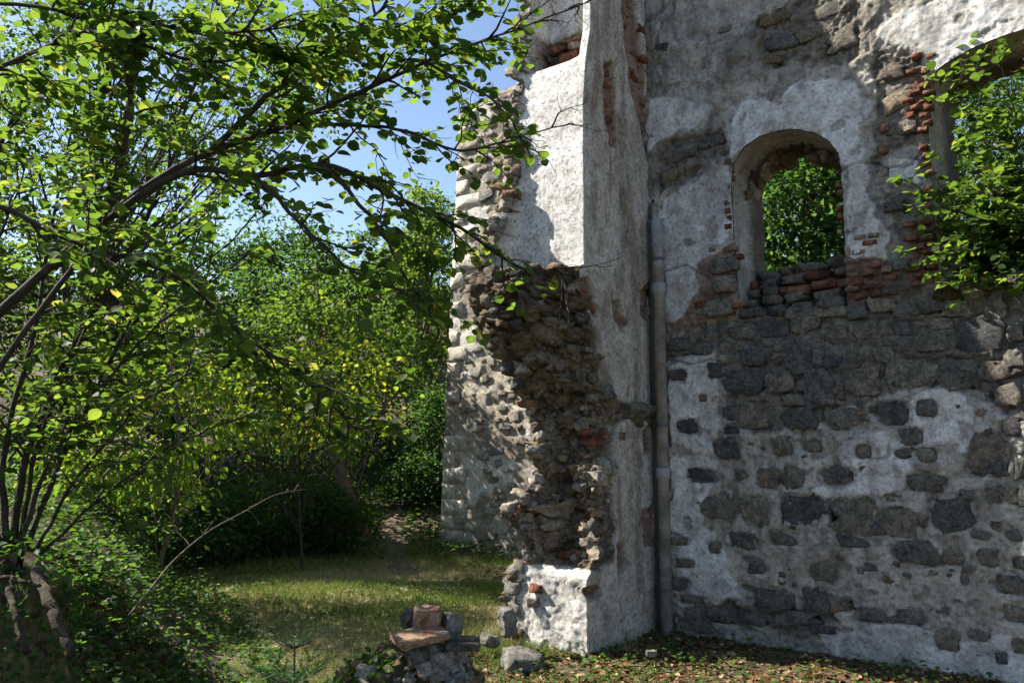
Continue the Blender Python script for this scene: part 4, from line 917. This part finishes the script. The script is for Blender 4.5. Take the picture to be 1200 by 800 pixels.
def tree(name, label, base, height, crown_c, crown_r, ncl, per, size, mat, r0=.12, lean=(0, 0), group=None, kind='far', bark=None, clr=.45, yellow=0.0, cat="tree"):
    base = np.array([base[0], base[1], float(gz(base[0], base[1])) - .1]); t = thing(name, base, label, cat, group); A = Acc(); cc = base + np.array(crown_c); cr_ = np.array(crown_r)
    top = base + np.array([crown_c[0] + lean[0], crown_c[1] + lean[1], height * .92])
    tr = spline([base, base * .62 + np.array([top[0], top[1], base[2] + height]) * .38 + np.append(rng.normal(0, .15, 2), 0) - np.array([0, 0, .02 * height]), top], 16)
    A.tube(tr, np.linspace(r0, r0 * .12, 16) * np.linspace(1.25, 1, 16) ** .5, 9); A.build("trunk", bark or M_BARK2, t)
    A = Acc(); Ps = []; Ds = []; Ts = []
    for k in range(ncl):
        d = rng.normal(0, 1, 3); d /= np.linalg.norm(d); rr = random.uniform(.45, 1.0) ** .6
        c = cc + d * cr_ * rr * random.uniform(.8, 1.15)
        c[2] = max(c[2], float(gz(c[0], c[1], False)) + .25)
        u = np.clip((c[2] - base[2]) / height - .18, .12, .95) * random.uniform(.75, 1); p0 = tr[int(u * 15)]
        mid = (p0 + c) / 2 + rng.normal(0, .12, 3) * cr_.mean() - ZH * .06 * cr_.mean()
        q = spline([p0, mid, c], 7)
        if k % 2 == 0: A.tube(q, np.linspace(r0 * .18, .005, 7), 4)
        n = int(per * random.uniform(.5, 1.4)); sp = clr * random.uniform(.7, 1.3) * np.array([1, 1, .55])
        loc = rng.normal(0, 1, (n, 3)) * sp * .62; Ps.append(c + loc); Ds.append(loc + d * .3 - ZH * .25 + rng.normal(0, .35, (n, 3)))
        for _ in range(3):
            e = c + rng.normal(0, 1, 3) * sp * .8; A.tube(np.array([q[4], (q[4] + e) / 2 + rng.normal(0, .05, 3), e]), [.006, .004, .002], 3)
        Ts.append(np.clip(rng.random(n) * .7 + random.uniform(-.05, .3) + yellow, 0, 1))
    A.build("limbs", bark or M_BARK2, t)
    P = np.concatenate(Ps); D = np.concatenate(Ds)
    ok = P[:, 2] > gz(P[:, 0], P[:, 1], False) + .03
    leaf_mesh("crown", P[ok], D[ok], size * rng.uniform(.65, 1.3, ok.sum()), kind, mat, t, np.concatenate(Ts)[ok], tilt=.6)
    return t
def gp(px, depth): return at(px, 520, depth)[:2]
# trees of the wood behind
tree("ash_tree", "sunlit pale green tree rising beside the ruined tower", gp(500, 19), 5.7, (0, 0, 3.4), (.95, 1.2, 2.4), 70, 170, .1, M_DLEAF, .13, yellow=.1, clr=.36)
tree("leaning_tree", "tree with leaning pale trunk left of the earth path", gp(433, 12.4), 5.0, (-.7, .3, 3.1), (1.2, .9, 1.4), 50, 130, .085, M_DLEAF, .125, lean=(-.3, 0))
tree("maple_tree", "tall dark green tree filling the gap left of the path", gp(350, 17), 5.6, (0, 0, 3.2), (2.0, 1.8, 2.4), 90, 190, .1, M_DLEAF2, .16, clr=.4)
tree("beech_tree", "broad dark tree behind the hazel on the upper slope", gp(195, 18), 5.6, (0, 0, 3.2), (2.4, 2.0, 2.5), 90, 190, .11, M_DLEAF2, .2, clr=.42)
tree("lime_tree", "wide tree at the far left edge behind the hazel", gp(60, 17), 6.0, (0, 0, 3.3), (3.0, 2.2, 2.6), 100, 150, .115, M_DLEAF, .22)
tree("oak_tree", "large shadowy tree beyond the left edge of the lawn", gp(-150, 18), 9, (0, 0, 5), (2.6, 2.2, 3.6), 110, 140, .11, M_DLEAF, .2)
tree("young_maple", "yellow leaved young tree catching sun above the dark bushes", gp(360, 10.4), 3.9, (-.2, .2, 2.3), (1.6, .8, .7), 40, 55, .08, M_YLEAF, .02, kind='small', clr=.36, bark=M_BARK, yellow=-.08)
tree("young_hazel", "slim yellow green sapling on the bank behind the hazel stems", gp(190, 8.2), 3.8, (-.2, 0, 1.9), (1.3, .8, 1.1), 46, 70, .07, M_YLEAF, .025, kind='small', clr=.34, yellow=-.3)
tree("wood_edge_tree", "dense low tree on the crest behind the leaning trunk", gp(420, 24), 3.6, (0, 0, 2.2), (2.4, 2, 1.5), 60, 140, .12, M_DLEAF, .18, yellow=.05)
tree("distant_tree", "pale green tree deep in the wood above the path", gp(480, 30), 3.6, (0, 0, 2.0), (3.2, 2, 1.7), 80, 140, .14, M_DLEAF, .18)
tree("overhanging_tree", "tall tree behind the hazel whose leaves fill the sky at upper left", (-6.2, 10.9), 8.2, (1.2, -.4, 6.1), (3.1, 1.2, 1.9), 85, 150, .06, M_DLEAF, .14, kind='small', clr=.42, bark=M_BARK)
# seen through the windows
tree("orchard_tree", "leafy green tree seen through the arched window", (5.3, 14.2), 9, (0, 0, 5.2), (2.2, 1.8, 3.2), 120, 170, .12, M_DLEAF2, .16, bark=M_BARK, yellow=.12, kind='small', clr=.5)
tree("hedge_tree", "shadowy bushy tree deep behind the arched window", (7.6, 19.5), 11, (0, 0, 6), (3.4, 2, 5), 150, 170, .15, M_DLEAF, .2)
tree("backdrop_tree", "dark tree standing behind the big right window", (9.8, 15.5), 12, (0, 0, 6), (3.0, 2, 4.6), 190, 150, .11, M_DLEAF, .18)
# a tree outside the view to the left that dapples the lawn
tree("lawn_tree", "tree left of the view whose crown dapples the lawn", (-10.5, 13.4), 8.4, (0, 0, 5.2), (2.0, 1.7, 2.6), 90, 140, .13, M_DLEAF, .16)
tree("shade_tree", "slim tree left of the view that throws the middle lawn shadow", (-8.0, 8.95), 6.6, (0, 0, 5.1), (1.5, .75, 1.3), 16, 60, .12, M_DLEAF, .1)
# bushes along the foot of the slope
BL = [("dark bush at the left end of the slope foot", 175, 10.0, 1.1, 1.1), ("low dark bush left of the yellow young tree", 245, 10.8, .9, 1.0), ("dense shadowed bush under the yellow young tree", 305, 11.4, 1.0, 1.25), ("round dark bush behind the back edge of the lawn", 355, 11.8, .9, 1.1),
      ("small bush at the foot of the leaning trunk", 385, 12.6, .55, .7), ("bush on the slope between path and tower", 498, 13.8, .55, .9), ("tall bush standing behind the leaning trunk", 385, 14.4, 1.0, 2.2), ("tall bush high on the slope above the path", 462, 16.5, 1.1, 2.4), ("tall dark bush behind the low bushes at left", 270, 13.6, 1.2, 2.2), ("leafy bush against the base of the tower", 522, 14.2, .6, 2.0), ("dark thicket on the slope behind the hazel stems", 110, 12.0, 1.5, 2.4)]
for lab, px, dep, rx, h in BL:
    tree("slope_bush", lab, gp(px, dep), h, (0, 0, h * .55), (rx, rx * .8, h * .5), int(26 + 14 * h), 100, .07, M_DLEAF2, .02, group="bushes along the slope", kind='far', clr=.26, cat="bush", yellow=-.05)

# ------------------------------------------------------------------ small plants, litter, grass
def lawn_mask(x, y):
    dl = x - np.interp(y, BF[:, 0], BF[:, 1])
    return (dl > -.1) & (y < 12.3) & (x < 1.0)
n = 170000; x = rng.uniform(-5.5, 1.0, n); y = 3.2 + 9.4 * rng.random(n) ** .9
ok = lawn_mask(x, y) & ((y > 6.6) | (x < .1) | (vnoise(p3(x * 1.5, y * 1.5), 44) > .55))
pd_ = np.min(np.hypot(x[:, None] - pc[None, ::4, 0], y[:, None] - pc[None, ::4, 1]), 1); ok &= (pd_ > .2) | (rng.random(n) < .25)
ok &= rng.random(n) < .35 + .75 * vnoise(p3(x * 1.2, y * 1.2), 45)
x, y = x[ok], y[ok]; n = len(x); a = rng.uniform(0, 6.283, n); h = rng.uniform(.025, .085, n) * (0.6 + .9 * vnoise(p3(x * .9, y * .9), 47)); wd = .0045
b = np.stack([x, y, gz(x, y) - .004], -1); s_ = np.stack([np.cos(a), np.sin(a), a * 0], -1); ln = np.stack([rng.normal(0, .5, n), rng.normal(0, .5, n), np.ones(n)], -1)
V = np.stack([b - s_ * wd, b + s_ * wd, b + ln * h[:, None]], 1)
ti = np.clip(vnoise(p3(x * 1.3, y * 1.3), 46) * .8 + rng.random(n) * .5 - .02, 0, 1)
g = mk("grass", V.reshape(-1, 3), np.arange(3 * n).reshape(-1, 3), M_GRASS, tint=np.repeat(ti, 3), origin=np.zeros(3)); tag(g, "short patchy lawn grass in dappled light", "grass", kind="stuff")

def scatter(name, label, cat, n, region, mat, size, hmax, kind='small', flat=.35, tint=None, lift=.004, col_up=1.0):
    x, y = region(n); n = len(x); z = gz(x, y) + lift + hmax * rng.random(n) ** 1.6 * (0.25 + 1.1 * vnoise(p3(x * 1.6, y * 1.6), 58))
    a = rng.uniform(0, 6.283, n); D = np.stack([np.cos(a), np.sin(a), rng.normal(0, flat * .6, n)], -1)
    o = leaf_mesh(name, np.stack([x, y, z], -1), D, size * rng.uniform(.5, 1.4, n), kind, mat, None, rng.random(n) if tint is None else np.clip(tint + .5 * rng.random(n), 0, 1), tilt=flat)
    return tag(o, label, cat, kind="stuff")
def bank(n):
    x = -.9 - 5.6 * rng.random(n * 2) ** 1.3; y = 2.0 + 8.5 * rng.random(n * 2) ** 1.4; dl = np.interp(y, BF[:, 0], BF[:, 1]) - x
    ok = (dl > -.25) & (vnoise(p3(x * 1.3, y * 1.3), 61) + .2 * rng.random(n * 2) > .35); return x[ok][:n], y[ok][:n]
def slope(n):
    x = rng.uniform(-9, 1.0, n * 3); y = rng.uniform(10.2, 17, n * 3); ok = (y + .25 * x > 10.9)
    d = np.min(np.hypot(x[:, None] - pc[None, ::4, 0], y[:, None] - pc[None, ::4, 1]), 1); ok &= d > .2; return x[ok][:n], y[ok][:n]
def wallfoot(n):
    s = rng.uniform(.0, 4.2, n * 2); d = rng.random(n * 2) ** 1.1 * 3.2 + .03; t = s
    p = C0[None] + WU[None] * t[:, None] + WN[None] * d[:, None]; x, y = p[:, 0], p[:, 1]
    ok = vnoise(p3(x * 2.4, y * 2.4), 62) + .5 * rng.random(n * 2) > .42; return x[ok][:n], y[ok][:n]
def front(n):
    x = rng.uniform(-.9, 1.4, n * 2); y = rng.uniform(2.2, 6.4, n * 2); ok = vnoise(p3(x * 2.2, y * 2.2), 63) > .4; return x[ok][:n], y[ok][:n]
def litter_all(n):
    x1, y1 = bank(int(n * .35)); x2, y2 = wallfoot(int(n * .4)); x3, y3 = front(int(n * .25)); return np.concatenate([x1, x2, x3]), np.concatenate([y1, y2, y3])
def lawnedge(n):
    x = rng.uniform(-5.5, .8, n); y = rng.uniform(7.0, 11.5, n); ok = lawn_mask(x, y) & (vnoise(p3(x, y * 1.0), 64) > .38); return x[ok], y[ok]
scatter("bank_undergrowth", "low leafy ivy and weeds covering the left bank", "undergrowth", 24000, bank, M_IVY, .05, .25)
scatter("slope_undergrowth", "green ground plants on the slope beyond the lawn", "undergrowth", 17000, slope, M_IVY, .075, .3, kind='far')
scatter("wall_foot_weeds", "small green weeds at the foot of the window wall", "weeds", 2600, wallfoot, M_IVY, .038, .09, tint=.3)
scatter("front_weeds", "small green weeds on the ground before the pier", "weeds", 2400, front, M_IVY, .034, .08, tint=.35)
def nearbank(n):
    x = rng.uniform(-3.0, -.95, n * 2); y = rng.uniform(2.2, 5.2, n * 2); dl = np.interp(y, BF[:, 0], BF[:, 1]) - x; ok = dl > -.2; return x[ok][:n], y[ok][:n]
scatter("near_bank_plants", "ivy and nettles on the near bank below the hazel stems", "undergrowth", 6500, nearbank, M_IVY, .042, .16)
scatter("near_bank_litter", "brown leaves caught among the ivy on the near bank", "leaf litter", 7000, nearbank, M_DEAD, .045, .02, flat=.45)
scatter("lawn_weeds", "low broad weeds and clover scattered through the lawn", "weeds", 5200, lawnedge, M_IVY, .03, .05, tint=.3)
scatter("leaf_litter", "brown fallen leaves on the bank and below the wall", "leaf litter", 22000, litter_all, M_DEAD, .045, .012, flat=.35)
scatter("lawn_litter", "brown fallen leaves strewn over the lawn", "leaf litter", 4200, lawnedge, M_DEAD, .05, .02, flat=.35)

A = Acc()                                                     # twigs lying about
for k in range(150):
    x, y = (random.uniform(-3.2, -1.0), random.uniform(3.4, 7)) if k % 3 == 0 else (random.uniform(-.8, 3.2), random.uniform(4.2, 6.4))
    a = random.uniform(0, 6.28); l = random.uniform(.08, .35); q = []
    for u in np.linspace(0, 1, 5): xx = x + math.cos(a) * l * u + random.uniform(-.008, .008); yy = y + math.sin(a) * l * u + random.uniform(-.008, .008); q.append((xx, yy, float(gz(xx, yy)) + .012 + .01 * random.random()))
    A.tube(q, np.linspace(random.uniform(.002, .005), .0012, 5), 4)
tag(A.build("fallen_twigs", M_BARK2), "thin dry twigs scattered on the leaf litter", "twigs", kind="stuff")

# ------------------------------------------------------------------ mossy rubble mound with loose bricks
md = at(487, 760, 4.0); mx, my = md[0], md[1]
mtop = at(490, 745, 4.0)[2]
an = np.linspace(0, 2 * math.pi, 97)[:-1]; hh = np.linspace(0, 1, 44)
AN, HH = np.meshgrid(an, hh)
rad_ = np.interp(HH, [0, .2, .55, .85, 1], [.58, .5, .36, .23, 0.0]); rad_ = rad_ * (1 + .2 * fbm(p3(np.cos(AN) * 1.5, np.sin(AN) * 1.5, HH * 2), 3, 71)) * np.where(np.cos(AN) > 0, .85, 1.1)
b1_, b21, bi_ = worley(AN * 2.4, HH * 7, 33)
rad_ += (.05 * sst(0, .3, b21) * bi_ + .03 * fbm(p3(AN * 3, HH * 8), 3, 72)) * sst(1, .8, HH)
g0 = float(gz(mx, my)) - .08
mv = np.stack([mx + rad_ * np.cos(AN), my + rad_ * .85 * np.sin(AN), g0 + (mtop - g0) * (HH ** .85) + .03 * fbm(p3(np.cos(AN) * 4 * rad_, np.sin(AN) * 4 * rad_, HH), 3, 73)], -1)
mf = []
for i in range(43):
    for j in range(96): mf.append([i * 96 + j, i * 96 + (j + 1) % 96, (i + 1) * 96 + (j + 1) % 96, (i + 1) * 96 + j])
mound = thing("rubble_mound", (mx, my, g0), "mossy mound of wall rubble in the foreground below the loose bricks", "mound")
mk("mossy_core", mv.reshape(-1, 3), np.array(mf), M_MOSS, mound, smooth=True)
for k in range(150):
    a = random.uniform(-2.0, .5) if k < 75 else random.uniform(-3.3, .2); hq = random.uniform(.1, .93); i = int(hq * 43); j = int((a % (2 * math.pi)) / (2 * math.pi) * 96) % 96; p = mv[i, j]
    n_ = unit(np.array([math.cos(a), math.sin(a) * .85, .25])); ux = unit(np.cross(ZH, n_)); uy = np.cross(n_, ux); w_ = random.choice((.03, .035, .05, .07, .1, .12))
    inst("stone", random.choice(ST_P if random.random() < .8 else ST_B), mound, frame_m(p, ux, uy, n_, w_, w_ * random.uniform(.6, .85), w_ * .7, random.uniform(-.4, .4)))
cl_ = rng.integers(0, 96, 2200); rl = (rng.random(2200) ** .8 * 40).astype(int); P = mv[rl, cl_] + rng.normal(0, .012, (2200, 3)); keepm = np.cos(an[cl_] + .7) < .35; P = P[keepm]
leaf_mesh("ivy", P, rng.normal(0, 1, (len(P), 3)) - ZH * .6, .04 * rng.uniform(.5, 1.3, len(P)), 'small', M_IVY, mound, rng.random(len(P)) * .7, tilt=.8)
import bmesh
rl = rng.integers(8, 42, 420); cl_ = rng.integers(0, 96, 420); P = mv[rl, cl_] + np.array([0, 0, .01])
leaf_mesh("dead_leaves", P, rng.normal(0, 1, (420, 3)) * [1, 1, .3], .045 * rng.uniform(.5, 1.2, 420), 'small', M_DEAD, mound, rng.random(420), tilt=.5)
def block(name, label, cat, px, py, dep, size, rz, tiltx, tilty, mat, seed, group=None, rnd=.02):
    """a broken lump: convex hull of a box whose corners are chipped, roughened"""
    r_ = np.random.default_rng(seed); pts = []; chip = min(.32, .06 + rnd * 9)
    for sx in (-.5, .5):
        for sy in (-.5, .5):
            for sz in (-.5, .5):
                c = np.array([sx, sy, sz]); k = chip * r_.uniform(.4, 1.5, 3)
                for ax in range(3):
                    p = c.copy(); p[ax] *= 1 - 2 * k[ax]; p += r_.uniform(-.04, .04, 3) * chip * 3; pts.append(p)
    bm = bmesh.new(); [bm.verts.new(p * np.array(size)) for p in pts]
    bmesh.ops.convex_hull(bm, input=bm.verts[:]); bmesh.ops.triangulate(bm, faces=bm.faces[:])
    bmesh.ops.subdivide_edges(bm, edges=bm.edges[:], cuts=3, use_grid_fill=True); bmesh.ops.triangulate(bm, faces=bm.faces[:])
    bm.verts.ensure_lookup_table(); V = np.array([v.co[:] for v in bm.verts if v.link_faces]); mp = {v: q for q, v in enumerate([v for v in bm.verts if v.link_faces])}
    Fc = np.array([[mp[v] for v in f.verts] for f in bm.faces]); bm.free()
    m_ = min(size); V = V + m_ * .09 * np.stack([fbm(V / m_ * 3.5 + 9 * k, 4, seed + k) for k in range(3)], -1)
    o = mk(name, V, Fc, mat, origin=np.zeros(3)); o.location = Vector(at(px, py, dep)); o.rotation_euler = (R(tiltx), R(tilty), R(rz)); return tag(o, label, cat, group)
block("loose_brick", "flat red brown brick slab lying tilted on the mossy mound", "brick", 492, 745, 3.85, (.24, .14, .034), 32, 9, -5, M_TILE, 1, "bricks on the mound", .006)
block("loose_brick", "chunky broken brick with mortar standing on the flat slab", "brick", 500, 722, 3.95, (.12, .1, .085), 8, 6, 4, M_TILE, 2, "bricks on the mound", .016)
block("loose_stone", "dark lump of stone left of the chunky brick on the mound", "stone", 482, 726, 4.05, (.08, .1, .085), 30, 10, 15, M_MOUNDST, 3, "stones on the mound", .02)
block("loose_stone", "grey upright stone right of the chunky brick on the mound", "stone", 529, 734, 3.95, (.075, .1, .12), 20, -6, 8, M_BOULDER, 4, "stones on the mound", .014)
block("loose_stone", "flat brownish stone slab at the right top of the mound", "stone", 542, 753, 3.92, (.16, .14, .035), 5, 2, 3, M_MOUNDST, 5, "stones on the mound", .012)
block("fallen_stone", "rough grey boulder half sunk in the litter at the pier's foot", "stone", 612, 779, 5.9, (.27, .22, .17), 15, 9, 8, M_BOULDER, 6, "stones at the pier's foot", .03)
block("fallen_stone", "pale rounded stone left of the pier base in the grass", "stone", 574, 750, 6.15, (.12, .1, .08), 40, 10, 14, M_BOULDER, 7, "stones at the pier's foot", .03)
block("fallen_stone", "tall rough block leaning on the pier's lower left edge", "stone", 594, 728, 6.25, (.1, .12, .2), 25, 4, -12, M_BOULDER, 8, "stones at the pier's foot", .03)
block("fallen_stone", "rough stone block resting above the leaning block by the pier", "stone", 600, 690, 6.3, (.09, .1, .08), 55, 4, 6, M_BOULDER, 9, "stones at the pier's foot", .03)
block("fallen_stone", "small pale pebble on the leaf litter near the downpipe", "stone", 763, 765, 6.0, (.07, .05, .04), 0, 0, 0, M_BOULDER, 10, None, .006)

# ------------------------------------------------------------------ fir sapling
fb = at(344, 830, 3.0); fb[2] = float(gz(fb[0], fb[1])) - .02; ftop = at(346, 733, 3.0)
fir = thing("fir_sapling", fb, "small young fir in the foreground below the lawn", "tree")
A = Acc(); A.tube(spline([fb, (fb + ftop) / 2 + np.array([.005, 0, 0]), ftop], 10), np.linspace(.011, .002, 10), 6); N_P = []; N_D = []
fh = ftop[2] - fb[2]; nw = 7
brs = [(fb + (ftop - fb) * .97, ftop)]
for k in range(nw):
    u = .12 + .8 * k / (nw - 1); p = fb + (ftop - fb) * u; l = .36 * (1 - u) ** .75 + .06
    for j in range(6):
        a = j * 1.047 + k * .5 + random.uniform(-.2, .2); d = np.array([math.cos(a), math.sin(a), .28 + .35 * u]); e = p + d * l; brs.append((p, e))
        q = spline([p, p + d * l * .5 - ZH * .01, e], 6); A.tube(q, np.linspace(.004, .0012, 6), 4)
        if l > .12:
            for s in (-1, 1):
                for uu in (.35, .6): 
                    sd = unit(d + s * .8 * np.cross(d, ZH)); b0 = p + d * l * uu; brs.append((b0, b0 + sd * l * .4))
brs.append((fb + (ftop - fb) * .5, ftop))
A.build("trunk", M_BARK2, fir); A = Acc()
for p, e in brs:
    m = int(np.linalg.norm(e - p) / .0026)
    for s in range(m):
        d = unit(e - p); q = p + (e - p) * s / m; sd = unit(np.cross(d, rng.normal(0, 1, 3))); nd = unit(sd * .9 + d * .7 + ZH * .15); w_ = unit(np.cross(nd, d)) * .0018
        A.add([q - w_, q + w_, q + nd * .021], [[0, 1, 2]], random.random())
o = A.build("needles", M_NEEDLE, fir, smooth=False, tint=True); o["kind"] = "stuff"

# ------------------------------------------------------------------ rotten stump with roots on the bank
sbp = at(18, 735, 3.3); sb0 = sbp.copy(); sb0[2] = float(gz(sbp[0], sbp[1])) - .15
zt_ = at(18, 655, 3.3)[2]
stump = thing("tree_stump", sb0, "rotten mossy tree stump with exposed roots on the left bank", "stump")
AN, HH = np.meshgrid(np.linspace(0, 2 * math.pi, 73)[:-1], np.linspace(0, 1, 36))
rr = np.interp(HH, [0, .15, .5, .9, 1], [.38, .29, .2, .17, .02]) * (1 + .12 * fbm(p3(np.cos(AN) * 5, np.sin(AN) * 5, HH * 2.5), 4, 83) + .28 * fbm(p3(np.cos(AN) * 1.6, np.sin(AN) * 1.6, HH * .8), 4, 81) + .1 * np.sin(AN * 5) * (1 - HH))
sv = np.stack([sbp[0] + rr * np.cos(AN), sbp[1] + rr * np.sin(AN), sb0[2] + (zt_ - sb0[2]) * HH + .05 * fbm(p3(np.cos(AN) * 3, np.sin(AN) * 3), 3, 82) * HH], -1)
sf = [[i * 72 + j, i * 72 + (j + 1) % 72, (i + 1) * 72 + (j + 1) % 72, (i + 1) * 72 + j] for i in range(35) for j in range(72)]
mk("stump_body", sv.reshape(-1, 3), np.array(sf), M_STUMP, stump, smooth=True)
for pts, r0, r1 in [([(42, 668, 3.2), (52, 690, 3.1), (62, 715, 3.02), (72, 740, 2.98), (84, 768, 2.95)], .021, .015), ([(10, 690, 3.05), (18, 720, 2.98), (22, 745, 2.95), (34, 765, 2.95)], .014, .009), ([(0, 675, 3.0), (30, 682, 2.98), (48, 686, 2.98)], .01, .006)]:
    q = spline([at(*p) for p in pts], 22) + rng.normal(0, .004, (22, 3)); A = Acc(); A.tube(q, np.linspace(r0, r1, 22) * rng.uniform(.75, 1.25, 22), 9); A.build("root", M_ROOT, stump)
P = sv.reshape(-1, 3)[rng.integers(72 * 1, 72 * 35, 3200)] + rng.normal(0, .025, (3200, 3))
leaf_mesh("ivy", P, rng.normal(0, 1, (3200, 3)) - ZH * .6, .026 * rng.uniform(.4, 1.4, 3200), 'small', M_IVY, stump, rng.random(3200) * .8, tilt=.8)

# ------------------------------------------------------------------ bare dead branches
def dead(label, pts, r0, seed):
    random.seed(seed); q = spline([at(*p) for p in pts], 24); A = Acc(); A.tube(q, np.linspace(r0, .003, 24), 6); out_ = []
    twigs(A, q, r0, .16, .28, 0.0, out_, start=.35, sub=1); o = A.build("dead_branch", M_DEADW); tag(o, label, "branch", "bare branches on the bank")
dead("long bare branch leaning from the bank over the lawn edge", [(150, 722, 4.6), (176, 690, 4.8), (205, 655, 5.1), (245, 622, 5.5), (285, 600, 5.8), (322, 580, 6.1), (358, 573, 6.3)], .0075, 5)
dead("thin bare twig lying low beside the fir sapling", [(160, 742, 4.4), (172, 715, 4.5), (190, 690, 4.6)], .008, 6)
dead("pale bare stem rising to the right above the slope", [(120, 560, 6.2), (170, 500, 6.5), (215, 440, 6.8), (250, 380, 7.2)], .014, 7)

print("objects", len(bpy.data.objects), "hazel leaves", NEAR_HAZEL)
